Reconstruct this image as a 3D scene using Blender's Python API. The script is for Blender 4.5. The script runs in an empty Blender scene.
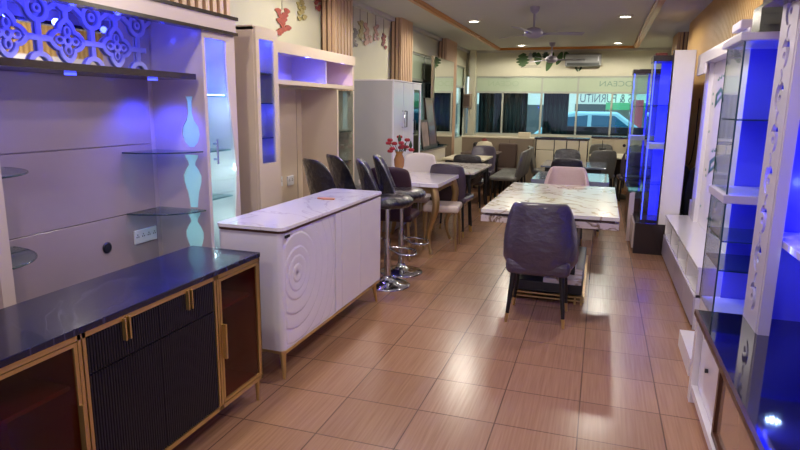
import bpy, bmesh, math, random
from mathutils import Vector, Matrix
random.seed(7)
PI = math.pi
scene = bpy.context.scene
COL = scene.collection
cosr, sinr = math.cos, math.sin

# ------------------------------------------------------------------ materials
def lin(c):
    return tuple((v/255/12.92) if v/255 <= .04045 else ((v/255+.055)/1.055)**2.4 for v in c)

def mat(name, rgb, rough=.5, metal=0., coat=0., emit=None, estr=0., bump=None, bscale=30., spec=.5, noise=0., nscale=8., alpha=1., stretch=(1,1,1)):
    m = bpy.data.materials.new(name); m.use_nodes = True
    nt = m.node_tree; b = nt.nodes['Principled BSDF']
    c = lin(rgb)
    b.inputs['Base Color'].default_value = (*c, 1)
    b.inputs['Roughness'].default_value = rough
    b.inputs['Metallic'].default_value = metal
    b.inputs['Coat Weight'].default_value = coat
    b.inputs['Coat Roughness'].default_value = .06
    b.inputs['Specular IOR Level'].default_value = spec
    b.inputs['Alpha'].default_value = alpha
    if emit:
        b.inputs['Emission Color'].default_value = (*lin(emit), 1)
        b.inputs['Emission Strength'].default_value = estr
    tc = nt.nodes.new('ShaderNodeTexCoord'); mp = nt.nodes.new('ShaderNodeMapping')
    mp.inputs['Scale'].default_value = stretch
    nt.links.new(tc.outputs['Object'], mp.inputs['Vector'])
    nz = nt.nodes.new('ShaderNodeTexNoise'); nz.inputs['Scale'].default_value = nscale
    nz.inputs['Detail'].default_value = 3
    nt.links.new(mp.outputs['Vector'], nz.inputs['Vector'])
    mx = nt.nodes.new('ShaderNodeMix'); mx.data_type = 'RGBA'
    k = 1 - max(noise, .03)
    mx.inputs[6].default_value = (*[v*k for v in c], 1)
    mx.inputs[7].default_value = (*[min(1, v*(2-k)) for v in c], 1)
    nt.links.new(nz.outputs['Fac'], mx.inputs[0]); nt.links.new(mx.outputs[2], b.inputs['Base Color'])
    if bump:
        n2 = nt.nodes.new('ShaderNodeTexNoise'); n2.inputs['Scale'].default_value = bscale; n2.inputs['Detail'].default_value = 4
        nt.links.new(mp.outputs['Vector'], n2.inputs['Vector'])
        bp = nt.nodes.new('ShaderNodeBump'); bp.inputs['Strength'].default_value = bump; bp.inputs['Distance'].default_value = .02
        nt.links.new(n2.outputs['Fac'], bp.inputs['Height'])
        nt.links.new(bp.outputs['Normal'], b.inputs['Normal']); nt.links.new(bp.outputs['Normal'], b.inputs['Coat Normal'])
    return m

def glass(name, tint=(235, 245, 250), refl=1., rough=.02, alpha=0.):
    """thin sheet of glass: transparent with a fresnel reflection"""
    m = bpy.data.materials.new(name); m.use_nodes = True; nt = m.node_tree
    for n in list(nt.nodes): nt.nodes.remove(n)
    out = nt.nodes.new('ShaderNodeOutputMaterial'); mix = nt.nodes.new('ShaderNodeMixShader')
    tr = nt.nodes.new('ShaderNodeBsdfTransparent'); tr.inputs[0].default_value = (*lin(tint), 1)
    gl = nt.nodes.new('ShaderNodeBsdfGlossy'); gl.inputs['Roughness'].default_value = rough
    fr = nt.nodes.new('ShaderNodeLayerWeight'); fr.inputs[0].default_value = .5
    pw = nt.nodes.new('ShaderNodeMath'); pw.operation = 'POWER'; pw.inputs[1].default_value = 4.5
    nt.links.new(fr.outputs['Facing'], pw.inputs[0])
    ma = nt.nodes.new('ShaderNodeMath'); ma.operation = 'MULTIPLY_ADD'; ma.inputs[1].default_value = .8; ma.inputs[2].default_value = .04
    nt.links.new(pw.outputs[0], ma.inputs[0])
    mu = nt.nodes.new('ShaderNodeMath'); mu.operation = 'MULTIPLY_ADD'; mu.inputs[1].default_value = refl; mu.inputs[2].default_value = alpha
    nt.links.new(ma.outputs[0], mu.inputs[0]); nt.links.new(mu.outputs[0], mix.inputs[0])
    nt.links.new(tr.outputs[0], mix.inputs[1]); nt.links.new(gl.outputs[0], mix.inputs[2]); nt.links.new(mix.outputs[0], out.inputs[0])
    return m

def marble(name, base, vein, rough=.12, scale=1.6, width=.03, spec=.5, amount=1.):
    m = mat(name, base, rough, spec=spec, coat=.3); nt = m.node_tree; b = nt.nodes['Principled BSDF']
    tc = nt.nodes.new('ShaderNodeTexCoord'); n = nt.nodes.new('ShaderNodeTexNoise')
    n.inputs['Scale'].default_value = scale; n.inputs['Detail'].default_value = 5; n.inputs['Distortion'].default_value = 1.4
    nt.links.new(tc.outputs['Object'], n.inputs['Vector'])
    r = nt.nodes.new('ShaderNodeValToRGB'); e = r.color_ramp.elements
    e[0].position = .5-width; e[0].color = (*lin(base), 1); e[1].position = .5+width; e[1].color = (*lin(base), 1)
    v = e.new(.5); v.color = (*[a*amount+(1-amount)*q for a, q in zip(lin(vein), lin(base))], 1)
    nt.links.new(n.outputs['Fac'], r.inputs[0]); nt.links.new(r.outputs[0], b.inputs['Base Color'])
    return m

def floor_mat():
    m = mat('floor_tiles', (150, 108, 84), .3); nt = m.node_tree; b = nt.nodes['Principled BSDF']
    L = nt.links.new
    tc = nt.nodes.new('ShaderNodeTexCoord')
    mp = nt.nodes.new('ShaderNodeMapping'); mp.inputs['Location'].default_value = (.80+40, -2.372+.387*100, 0)
    L(tc.outputs['Object'], mp.inputs['Vector'])
    br = nt.nodes.new('ShaderNodeTexBrick'); br.offset = 0; br.squash = 1
    br.inputs['Scale'].default_value = 1; br.inputs['Brick Width'].default_value = .4; br.inputs['Row Height'].default_value = .387
    br.inputs['Mortar Size'].default_value = .0035; br.inputs['Mortar Smooth'].default_value = .1; br.inputs['Bias'].default_value = 0
    br.inputs['Color1'].default_value = (*lin((172, 130, 104)), 1); br.inputs['Color2'].default_value = (*lin((160, 120, 96)), 1)
    br.inputs['Mortar'].default_value = (*lin((112, 84, 70)), 1)
    L(mp.outputs[0], br.inputs['Vector'])
    m2 = nt.nodes.new('ShaderNodeMapping'); m2.inputs['Scale'].default_value = (55, 1.6, 1); L(tc.outputs['Object'], m2.inputs['Vector'])
    n = nt.nodes.new('ShaderNodeTexNoise'); n.inputs['Scale'].default_value = 1.6; n.inputs['Detail'].default_value = 5; L(m2.outputs[0], n.inputs['Vector'])
    r = nt.nodes.new('ShaderNodeValToRGB'); r.color_ramp.elements[0].position = .3; r.color_ramp.elements[0].color = (.84, .8, .78, 1)
    r.color_ramp.elements[1].position = .7; r.color_ramp.elements[1].color = (1.1, 1.1, 1.12, 1); L(n.outputs['Fac'], r.inputs[0])
    mx = nt.nodes.new('ShaderNodeMix'); mx.data_type = 'RGBA'; mx.blend_type = 'MULTIPLY'; mx.inputs[0].default_value = 1
    L(br.outputs['Color'], mx.inputs[6]); L(r.outputs[0], mx.inputs[7]); L(mx.outputs[2], b.inputs['Base Color'])
    rr = nt.nodes.new('ShaderNodeMapRange'); rr.inputs[3].default_value = .22; rr.inputs[4].default_value = .28
    L(n.outputs['Fac'], rr.inputs[0]); L(rr.outputs[0], b.inputs['Roughness'])
    bu = nt.nodes.new('ShaderNodeBump'); bu.inputs['Strength'].default_value = .5; bu.inputs['Distance'].default_value = .004; bu.invert = True
    L(br.outputs['Fac'], bu.inputs['Height']); L(bu.outputs[0], b.inputs['Normal'])
    return m

M = {}
def mk():
    M['floor'] = floor_mat()
    M['wall'] = mat('cream_wall_paint', (198, 195, 172), .7)
    M['ceil'] = mat('ceiling_paint', (184, 182, 172), .8)
    M['gold_trim'] = mat('gold_moulding', (190, 120, 30), .35, coat=.3)
    M['slat'] = mat('light_wood_slat', (205, 172, 140), .5, noise=.08, nscale=3, stretch=(8, 8, .6))
    M['slat_back'] = mat('slat_backing', (112, 84, 64), .7)
    M['slat_y'] = mat('yellow_wood_slat', (206, 168, 108), .5, noise=.08, nscale=3, stretch=(8, 8, .6))
    M['alu'] = mat('window_frame_alu', (170, 176, 165), .5, metal=.2)
    M['pane'] = glass('window_pane', (222, 238, 240), .9)
    M['transom'] = mat('frosted_transom', (176, 192, 166), .35)
    M['curtain'] = mat('dark_teal_curtain', (22, 50, 56), .6, noise=.5, nscale=2, stretch=(3, 3, .2))
    M['white_gloss'] = mat('white_gloss_lacquer', (232, 226, 236), .22, coat=.5)
    M['lilac'] = mat('lilac_grey_gloss_panel', (205, 188, 190), .25, coat=.3)
    M['beige'] = mat('beige_gloss_panel', (208, 190, 172), .28, coat=.3)
    M['cream'] = mat('cream_cabinet', (214, 204, 176), .4)
    M['dark_wood'] = mat('black_brown_wood', (34, 20, 22), .25, coat=.4)
    M['brown_edge'] = mat('brown_edge', (74, 42, 30), .35)
    M['wh_marble'] = marble('white_sintered_top', (236, 230, 238), (212, 204, 216), .08, 1.2, .012)
    M['tb_marble'] = marble('white_marble_gold_vein', (228, 222, 218), (172, 146, 122), .14, 1.9, .035)
    M['tb_marble2'] = marble('patterned_marble_skirt', (206, 190, 188), (110, 84, 62), .2, 6, .07)
    M['bk_marble'] = marble('black_marble_top', (24, 25, 54), (62, 62, 96), .22, 1.1, .006, spec=.35)
    M['gold'] = mat('brushed_gold', (204, 172, 112), .32, metal=.8)
    M['gold_soft'] = mat('soft_gold_leg', (176, 146, 100), .35, metal=.7)
    M['black_flute'] = mat('black_fluted_panel', (18, 17, 34), .42)
    M['black'] = mat('black_lacquer', (16, 14, 18), .35, coat=.2)
    M['inside'] = mat('brown_cabinet_inside', (150, 88, 82), .5)
    M['smoke'] = glass('smoked_brown_glass', (216, 172, 164), .9)
    M['glass'] = glass('clear_glass', (242, 249, 250), 1.)
    M['glass_shelf'] = glass('glass_shelf', (196, 222, 226), 1., alpha=.05)
    M['glass_edge'] = mat('glass_edge', (40, 62, 72), .2, coat=.5)
    M['black_glass'] = mat('black_glass_top', (14, 14, 26), .05, spec=.8, coat=.6)
    M['mirror'] = mat('mirror_glass', (225, 225, 225), .03, metal=1.)
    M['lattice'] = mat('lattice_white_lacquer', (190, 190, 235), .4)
    M['frost'] = mat('frosted_vase_acrylic', (196, 226, 226), .5)
    M['aqua_in'] = mat('white_case_interior', (226, 232, 234), .5)
    M['chrome'] = mat('chrome', (205, 208, 214), .12, metal=1.)
    M['plastic_chair'] = mat('dark_upholstery_in_plastic_wrap', (62, 52, 74), .5, coat=.9, bump=.6, bscale=9, stretch=(1.3, 1.3, 2.0))
    M['leather'] = mat('black_quilted_leather_in_wrap', (16, 16, 34), .3, coat=1., bump=.9, bscale=20)
    M['beige_velvet'] = mat('beige_tufted_fabric', (200, 176, 180), .7, coat=.2, bump=.5, bscale=14)
    M['grey_fabric'] = mat('grey_fabric_in_wrap', (92, 92, 88), .55, coat=.5, bump=.6, bscale=20)
    M['maroon'] = mat('maroon_velvet', (52, 24, 40), .6)
    M['navy_seat'] = mat('navy_seat', (40, 40, 70), .4, coat=.4)
    M['film'] = glass('clear_plastic_wrap', (235, 235, 245), 1.6, rough=.12, alpha=.06)
    M['black_leg'] = mat('black_leg', (14, 13, 18), .4)
    M['socket'] = mat('socket_plate_white', (222, 222, 230), .35)
    M['socket_hole'] = mat('socket_hole', (40, 40, 50), .5)
    M['led_blue'] = mat('blue_led', (90, 100, 255), .4, emit=(60, 70, 255), estr=4)
    M['led_dot'] = mat('bright_led_dot', (200, 220, 255), .4, emit=(170, 210, 255), estr=40)
    M['led_white'] = mat('cool_led', (220, 255, 250), .4, emit=(190, 255, 240), estr=8)
    M['lamp'] = mat('downlight_lens', (255, 250, 235), .4, emit=(255, 246, 226), estr=20)
    M['lamp_ring'] = mat('downlight_ring', (220, 215, 205), .4)
    M['case_white'] = mat('display_case_white', (188, 178, 200), .4, coat=.2)
    M['green'] = mat('green_sticker_ink', (14, 96, 72), .5)
    M['leafg'] = mat('leaf_decal_green', (52, 84, 34), .6, noise=.5, nscale=14)
    M['leafd'] = mat('leaf_decal_dark', (32, 58, 34), .6, noise=.3)
    M['txt'] = mat('decal_text_grey', (120, 116, 104), .6)
    M['red_orn'] = mat('red_ornament', (158, 82, 70), .6, noise=.5, nscale=40)
    M['pink_orn'] = mat('pink_ornament', (184, 142, 126), .6, noise=.5, nscale=40)
    M['olive_orn'] = mat('olive_ornament', (160, 146, 92), .6, noise=.4, nscale=40)
    M['grey_orn'] = mat('grey_ornament', (112, 104, 104), .6, noise=.4, nscale=40)
    M['dred_orn'] = mat('dark_red_ornament', (122, 48, 44), .6, noise=.4, nscale=40)
    M['string'] = mat('ornament_string', (110, 100, 90), .6)
    M['fan'] = mat('fan_grey_lilac', (150, 144, 160), .4)
    M['ac'] = mat('air_conditioner_grey', (150, 152, 152), .45)
    M['ac_dark'] = mat('air_conditioner_slot', (70, 74, 72), .5)
    M['grey_side'] = mat('grey_wardrobe_side', (172, 172, 180), .35, coat=.3)
    M['wardrobe'] = mat('white_wardrobe_door', (214, 212, 228), .18, coat=.6)
    M['flower'] = mat('red_flower', (150, 24, 44), .6)
    M['vase_or'] = mat('amber_vase', (150, 104, 62), .2, coat=.6)
    M['canvas'] = mat('painting_canvas', (130, 110, 104), .5, noise=.8, nscale=6)
    M['canvas2'] = mat('painting_canvas_brown', (92, 58, 50), .3, noise=.8, nscale=4, coat=.4)
    M['picture_frame'] = mat('dark_picture_frame', (50, 38, 32), .4)
    M['greyboard'] = mat('grey_brown_board', (140, 124, 104), .5)
    M['brown_sofa'] = mat('brown_cushion', (84, 66, 58), .7)
    M['sign3'] = mat('faint_transom_lettering', (166, 186, 156), .6)
    M['road'] = mat('asphalt', (120, 124, 124), .9)
    M['car'] = mat('pale_blue_car_paint', (150, 206, 220), .25, coat=.6)
    M['car_glass'] = mat('car_glass', (40, 96, 122), .1, coat=.5)
    M['tyre'] = mat('tyre', (20, 20, 22), .8)
    M['street'] = mat('shopfront_across_street', (214, 226, 210), .8, noise=.1, nscale=1.5)
    M['street_d'] = mat('dark_shopfront_across_street', (70, 84, 84), .8, noise=.3, nscale=1.5)
    M['red'] = mat('red_pillar', (196, 90, 92), .6)
    M['greenawn'] = mat('green_awning', (90, 180, 120), .7)
    M['sign'] = mat('window_lettering', (122, 112, 132), .6)
    M['sign2'] = mat('transom_lettering', (128, 158, 140), .6)
    M['tile_black'] = mat('black_tv_top', (30, 26, 34), .12, coat=.6)
    M['paper'] = mat('brown_paper_tag', (188, 122, 84), .5)
    M['badge'] = mat('dark_badge', (50, 48, 60), .3, metal=.6)
    M['grey_top'] = mat('steel_blue_tabletop', (112, 122, 140), .12, coat=.6)
    M['steelwrap'] = mat('striped_grey_sheet', (96, 98, 90), .25, coat=.5)
    M['white_chair'] = mat('white_upholstery', (224, 214, 220), .5)
    M['cable'] = mat('black_cable', (16, 16, 18), .5)
mk()
def frost():
    m = bpy.data.materials.new('frosted_acrylic'); m.use_nodes = True; nt = m.node_tree; b = nt.nodes['Principled BSDF']
    b.inputs['Base Color'].default_value = (.55, .85, .85, 1); b.inputs['Roughness'].default_value = .3
    tl = nt.nodes.new('ShaderNodeBsdfTranslucent'); tl.inputs[0].default_value = (.8, .92, .95, 1)
    mx = nt.nodes.new('ShaderNodeMixShader'); mx.inputs[0].default_value = .5
    nt.links.new(b.outputs[0], mx.inputs[1]); nt.links.new(tl.outputs[0], mx.inputs[2])
    nt.links.new(mx.outputs[0], nt.nodes['Material Output'].inputs[0]); return m
M['frost'] = frost()
M['tv_lilac'] = mat('television_panel_gloss', (162, 144, 152), .22, coat=.4)
M['glow_board'] = mat('display_board_painted_blue_glow', (96, 92, 214), .35, coat=.2)  # blue LED glow on white boards, put into the base colour

# ------------------------------------------------------------------ mesh builder
class B:
    def __init__(s): s.v = []; s.f = []; s.sm = []
    def add(s, vs, fs, smooth=False):
        n = len(s.v); s.v += [tuple(v) for v in vs]
        s.f += [tuple(i+n for i in f) for f in fs]; s.sm += [smooth]*len(fs); return s
    def box(s, x0, x1, y0, y1, z0, z1, bev=0.):
        x0, x1 = min(x0, x1), max(x0, x1); y0, y1 = min(y0, y1), max(y0, y1); z0, z1 = min(z0, z1), max(z0, z1)
        if bev > 0:
            bm = bmesh.new(); bmesh.ops.create_cube(bm, size=1)
            for v in bm.verts: v.co = Vector((x0+(v.co.x+.5)*(x1-x0), y0+(v.co.y+.5)*(y1-y0), z0+(v.co.z+.5)*(z1-z0)))
            bmesh.ops.bevel(bm, geom=bm.edges[:], offset=min(bev, .49*min(x1-x0, y1-y0, z1-z0)), segments=3, affect='EDGES', profile=.5)
            bm.verts.index_update(); s.add([v.co[:] for v in bm.verts], [[v.index for v in f.verts] for f in bm.faces], False); bm.free(); return s
        vs = [(x, y, z) for z in (z0, z1) for x, y in ((x0, y0), (x1, y0), (x1, y1), (x0, y1))]
        return s.add(vs, [(3, 2, 1, 0), (4, 5, 6, 7), (0, 1, 5, 4), (1, 2, 6, 5), (2, 3, 7, 6), (3, 0, 4, 7)])
    def cyl(s, a, b, r0, r1=None, n=16, smooth=True):
        r1 = r0 if r1 is None else r1; a, b = Vector(a), Vector(b); d = (b-a).normalized()
        u = d.orthogonal().normalized(); w = d.cross(u); vs = []
        for p, r in ((a, r0), (b, r1)):
            for i in range(n):
                t = 2*PI*i/n; vs.append(p+u*(r*cosr(t))+w*(r*sinr(t)))
        s.add(vs, [(i, (i+1) % n, n+(i+1) % n, n+i) for i in range(n)], smooth)
        s.add(vs[:n], [tuple(range(n))[::-1]]); s.add(vs[n:], [tuple(range(n))]); return s
    def tube(s, pts, r, n=8, closed=False, radii=None):
        pts = [Vector(p) for p in pts]; m = len(pts); rings = []; prev = None
        for i, p in enumerate(pts):
            q0 = pts[i-1] if (i > 0 or closed) else p; q1 = pts[(i+1) % m] if (i < m-1 or closed) else p
            d = (q1-q0).normalized()
            u = d.orthogonal().normalized() if prev is None else (prev-d*prev.dot(d)).normalized()
            prev = u; w = d.cross(u); rr = radii[i] if radii else r
            rings.append([p+u*(rr*cosr(2*PI*k/n))+w*(rr*sinr(2*PI*k/n)) for k in range(n)])
        vs = [v for g in rings for v in g]; fs = []
        for i in range(m if closed else m-1):
            j = (i+1) % m
            for k in range(n): fs.append((i*n+k, i*n+(k+1) % n, j*n+(k+1) % n, j*n+k))
        s.add(vs, fs, True)
        if not closed: s.add(rings[0], [tuple(range(n))[::-1]]); s.add(rings[-1], [tuple(range(n))])
        return s
    def lathe(s, prof, c=(0, 0, 0), n=24):
        vs = []; c = Vector(c)
        for r, z in prof:
            for k in range(n): vs.append(c+Vector((r*cosr(2*PI*k/n), r*sinr(2*PI*k/n), z)))
        fs = [(i*n+k, i*n+(k+1) % n, (i+1)*n+(k+1) % n, (i+1)*n+k) for i in range(len(prof)-1) for k in range(n)]
        s.add(vs, fs, True)
        s.add(vs[:n], [tuple(range(n))[::-1]]); s.add(vs[-n:], [tuple(range(n))]); return s
    def plate(s, outer, holes, fr, th):
        """flat plate with holes. outer/holes: 2D loops; fr = (origin, u, v) frame; th thickness along u x v"""
        o, u, v = [Vector(q) for q in fr]; w = u.cross(v).normalized()
        bm = bmesh.new(); es = []
        for loop in [outer]+list(holes):
            vv = [bm.verts.new(o+u*a+v*b) for a, b in loop]
            for i in range(len(vv)): es.append(bm.edges.new((vv[i], vv[(i+1) % len(vv)])))
        bmesh.ops.triangle_fill(bm, use_beauty=True, use_dissolve=False, edges=es, normal=w)
        fs = bm.faces[:]
        for f in fs:
            if f.normal.dot(w) < 0: f.normal_flip()
        r = bmesh.ops.extrude_face_region(bm, geom=fs)
        for e in r['geom']:
            if isinstance(e, bmesh.types.BMVert): e.co += w*th
        bmesh.ops.recalc_face_normals(bm, faces=bm.faces[:])
        bm.verts.index_update()
        s.add([q.co[:] for q in bm.verts], [[q.index for q in f.verts] for f in bm.faces]); bm.free(); return s
    def prism(s, poly, fr, th):
        o, u, v = [Vector(q) for q in fr]; w = u.cross(v).normalized(); n = len(poly)
        a = [o+u*x+v*y for x, y in poly]; b = [p+w*th for p in a]
        s.add(a+b, [tuple(range(n))[::-1], tuple(range(n, 2*n))]+[(i, (i+1) % n, n+(i+1) % n, n+i) for i in range(n)]); return s

def obj(name, b, m, parent=None, label=None, bevel=0., sub=0):
    me = bpy.data.meshes.new(name)
    off = Vector((0, 0, 0)); p = parent
    while p is not None: off += Vector(p.location); p = p.parent
    me.from_pydata([tuple(Vector(v)-off) for v in b.v], [], b.f)
    me.polygons.foreach_set('use_smooth', b.sm); me.update()
    me.materials.append(m)
    o = bpy.data.objects.new(name, me); COL.objects.link(o); o.parent = parent
    if label: o['label'] = label
    if bevel:
        md = o.modifiers.new('bevel', 'BEVEL'); md.width = bevel; md.segments = 2; md.limit_method = 'ANGLE'
    if sub:
        md = o.modifiers.new('sub', 'SUBSURF'); md.levels = sub; md.render_levels = sub
    return o

def thing(name, label, cat, loc=(0, 0, 0), group=None):
    o = bpy.data.objects.new(name, None); COL.objects.link(o); o.location = loc
    o.empty_display_size = .1
    o['label'] = label; o['category'] = cat
    if group: o['group'] = group
    return o
def tag(o, label, cat, group=None):
    o['label'] = label; o['category'] = cat
    if group: o['group'] = group
    return o
def struct(name, b, m, parent=None):
    o = obj(name, b, m, parent)
    if parent is None: o['kind'] = 'structure'
    return o
def copy_tree(o, parent=None):
    c = o.copy(); COL.objects.link(c); c.parent = parent
    for ch in list(o.children): copy_tree(ch, c)
    return c
def place(o, x, y, rz=0., z=0., label=None, group=None):
    o.location = (x, y, z); o.rotation_euler = (0, 0, rz)
    if label: o['label'] = label
    if group: o['group'] = group
    return o
_used = set()
def inst(proto, x, y, rz, label, group=None, z=0.):
    if proto.name not in _used: _used.add(proto.name); o = proto
    else: o = copy_tree(proto)
    return place(o, x, y, rz, z, label, group)

def light(kind, name, loc, energy, color=(1, 1, 1), size=.1, rot=None, sy=None, spot=None, blend=.6):
    l = bpy.data.lights.new(name, kind); l.energy = energy; l.color = color
    if kind == 'AREA':
        l.size = size
        if sy: l.shape = 'RECTANGLE'; l.size_y = sy
    else: l.shadow_soft_size = size
    if spot: l.spot_size = spot; l.spot_blend = blend
    o = bpy.data.objects.new(name, l); COL.objects.link(o); o.location = loc
    if rot: o.rotation_euler = rot
    return o

def ell(cx, cy, rx, ry, n=20, a0=0.):
    return [(cx+rx*cosr(2*PI*i/n+a0), cy+ry*sinr(2*PI*i/n+a0)) for i in range(n)]
BLUE = (.035, .05, 1.)

# ------------------------------------------------------------------ camera
CAMR = dict(f=596.2648, pit=.195561, yaw=.319478, rol=.013491, h=1.5523)
def camera():
    c = CAMR; cy, sy, cp, sp = cosr(c['yaw']), sinr(c['yaw']), cosr(c['pit']), sinr(c['pit'])
    F = Vector((-sy*cp, cy*cp, -sp)); R = Vector((cy, sy, 0)); U = R.cross(F)
    k, s = cosr(c['rol']), sinr(c['rol'])
    R2 = R*k+U*s; U2 = -R*s+U*k
    cam = bpy.data.cameras.new('camera'); o = bpy.data.objects.new('camera', cam); COL.objects.link(o)
    cam.sensor_width = 36; cam.lens = c['f']*36/800; cam.clip_start = .05; cam.clip_end = 200
    m = Matrix((R2, U2, -F)).transposed().to_4x4(); m.translation = (0, 0, c['h']); o.matrix_world = m
    scene.camera = o
camera()

# ------------------------------------------------------------------ room shell
XL, XR, YF, YB, ZC = -2.95, 1.22, 13.5, -3.0, 2.79
struct('floor', B().box(XL-.15, XR+.15, YB, YF+.15, -.1, 0), M['floor'])
struct('ceiling', B().box(XL-.15, XR+.15, YB, YF+.15, ZC, ZC+.12), M['ceil'])
LW0 = 8.95   # start of the glazed part of the left wall
struct('wall_left', B().box(XL-.15, XL, YB, LW0, 0, ZC).box(XL-.15, XL, LW0, YF+.15, 2.43, ZC).box(XL-.15, XL, LW0, YF+.15, 0, .9).box(XL-.15, XL, 13.38, YF+.15, .9, 2.43), M['wall'])
struct('wall_right', B().box(XR, XR+.15, YB, YF+.15, 0, ZC), M['wall'])
struct('wall_far', B().box(XL, XR, YF, YF+.15, 2.24, ZC).box(XL, XR, YF, YF+.15, 0, .98), M['wall'])
struct('trim_1', B().box(-2.85, -2.72, 13.35, 13.5, 0, ZC), M['wall'])
# gold moulding on the ceiling (left, far, right runs)
t = B()
for w, zz in ((.05, .03), (.028, .045)):
    t.box(-2.17-w, -2.17+w, -2.5, 13.0+w, ZC-zz, ZC)
    t.box(.53-w, .53+w, -2.5, 13.0+w, ZC-zz, ZC)
    t.box(-2.17, .53, 13.0-w, 13.0+w, ZC-zz, ZC)
struct('trim_2', t, M['gold_trim'])
# cornice along left wall
struct('trim_3', B().box(XL, XL+.07, YB, YF, ZC-.05, ZC).box(XL, XR, YF-.05, YF, ZC-.05, ZC), M['ceil'])
# slatted pilasters, left
def slatted(n, x, y0, y1, z0=0., z1=ZC, face=1, pitch=.085, ends=True, m='slat'):
    b = B(); d = face
    b.box(x-d*.14, x-d*.02, y0, y1, z0, z1)
    k = int(round((y1-y0)/pitch)); p = (y1-y0)/k; o = struct('trim_%d' % n, b, M['slat_back']); b = B()
    for i in range(k):
        b.box(x-d*.02, x+d*.018, y0+p*(i+.10), y0+p*(i+.62), z0, z1)
    if ends:
        for i in range(2): b.box(x-d*(.12-i*.06), x-d*(.085-i*.06), y0-.014, y0, z0, z1)
    obj('slats', b, M[m], o); return o
slatted(4, -2.80, 3.25, 4.2, 2.16)
slatted(5, -2.79, 6.08, 6.60)
slatted(6, -2.80, 8.36, 8.93)
slatted(7, -2.80, 11.0, 11.85)
slatted(8, 1.12, 1.2, 9.9, face=-1, ends=False, m='slat_y', pitch=.075)
slatted(9, 1.08, 10.9, 11.7, face=-1, m='slat_y')

# far glazing: transom band and panes
zt, zT, zs = 1.90, 2.24, .98
mull = [-2.72, -2.12, -1.28, -.53, .17, .62, XR]
fr = B()
for k, x in enumerate(mull): fr.box(x-.02, x+.02, YF+.02, YF+.07, zs, zt if k in (1, 4) else zT)
for z in (zs+.01, zt, zT-.01): fr.box(-2.72, XR, YF+.015, YF+.075, z-.02, z+.02)
for i in range(6):
    x0, x1 = mull[i]+.02, mull[i+1]-.02
    w = struct('window_%d' % (i+1), B().box(x0, x1, YF+.04, YF+.05, zs+.03, zt-.02), M['pane'])
for a, c in ((0, 2), (2, 3), (3, 5), (5, 6)):
    struct('window_%d' % (7+a), B().box(mull[a]+.02, mull[c]-.02, YF+.035, YF+.055, zt+.02, zT-.03), M['transom'])
struct('trim_10', fr, M['alu'])
# left glazing
fr = B(); ys = [8.95, 10.3, 11.0, 11.85, 12.7, 13.4]
for y in ys: fr.box(XL-.09, XL-.03, y-.02, y+.02, .9, 2.43)
for z in (.91, 2.0, 2.42): fr.box(XL-.1, XL-.03, 8.95, 13.4, z-.02, z+.02)
for i in range(5):
    struct('window_%d' % (20+i), B().box(XL-.07, XL-.06, ys[i]+.02, ys[i+1]-.02, .93, 1.98), M['pane'])
    struct('window_%d' % (30+i), B().box(XL-.075, XL-.055, ys[i]+.02, ys[i+1]-.02, 2.02, 2.40), M['transom'])
struct('trim_11', fr, M['alu'])
# dark curtains behind glass
def curtain(p0, p1, z0, z1, label, w=.09):
    n = int((Vector(p1)-Vector(p0)).length/w*4); b = B(); vs = []
    d = (Vector(p1)-Vector(p0)); q = Vector((-d.y, d.x)).normalized()
    for i in range(n+1):
        p = Vector(p0)+d*(i/n)+q*(.035*sinr(i*PI/2)+.01*sinr(i*1.7))
        vs += [(p.x, p.y, z0), (p.x, p.y, z1)]
    b.add(vs, [(2*i, 2*i+2, 2*i+3, 2*i+1) for i in range(n)], True)
    o = obj('curtain', b, M['curtain'])
    md = o.modifiers.new('thick', 'SOLIDIFY'); md.thickness = .006
    tag(o, label, 'curtain')
curtain((-2.7, 13.82), (-1.6, 13.82), .6, 1.93, 'dark teal curtain behind the leftmost panes of the far window')
curtain((-1.25, 13.82), (-.72, 13.86), .6, 1.93, 'dark teal curtain behind the middle panes of the far window')
curtain((.9, 13.75), (1.18, 13.82), .6, 1.93, 'dark curtain at the right end of the far window')
curtain((-3.3, 8.8), (-3.3, 13.6), .5, 2.3, 'long dark curtain behind the glazed part of the left wall')

# lettering on the glass, readable from the street
def text(s, name, x, z, size, m, y, xs=1., parent=None):
    c = bpy.data.curves.new(name, 'FONT'); c.body = s; c.size = size; c.extrude = .002; c.align_x = 'LEFT'
    o = bpy.data.objects.new(name, c); COL.objects.link(o); o.data.materials.append(m)
    o.location = (x, y, z); o.rotation_euler = (PI/2, 0, PI); o.scale = (xs, 1, 1)
    m2 = bpy.data.meshes.new_from_object(o); o2 = bpy.data.objects.new(name, m2); COL.objects.link(o2)
    o2.location = o.location; o2.rotation_euler = o.rotation_euler; o2.scale = o.scale; bpy.data.objects.remove(o)
    return o2
def lettering(word, name, x0, x1, z0, z1, m, y, label):
    o = text(word, name, 0, 0, 1, m, y)
    xs = [v.co.x for v in o.data.vertices]; zs_ = [v.co.y for v in o.data.vertices]
    kx, kz = (x1-x0)/(max(xs)-min(xs)), (z1-z0)/(max(zs_)-min(zs_))
    for v in o.data.vertices: v.co.x = (v.co.x-min(xs))*kx; v.co.y = (v.co.y-min(zs_))*kz; v.co.z *= 1
    o.location = (x1, y, z0); tag(o, label, 'lettering')
lettering('S & FURNITU', 'window_lettering', -.47, .56, 1.70, 1.875, M['sign'], YF+.06, 'large mirrored furniture lettering across the right panes of the far window')
lettering('OCEAN', 'transom_lettering', -.10, .55, 2.03, 2.14, M['sign2'], YF+.031, 'mirrored word OCEAN on the frosted strip left of the blue cabinets')
lettering('OCEAN', 'transom_lettering', -2.45, -1.78, 2.03, 2.14, M['sign3'], YF+.031, 'faint mirrored word OCEAN on the leftmost frosted strip of the far window')

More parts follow.
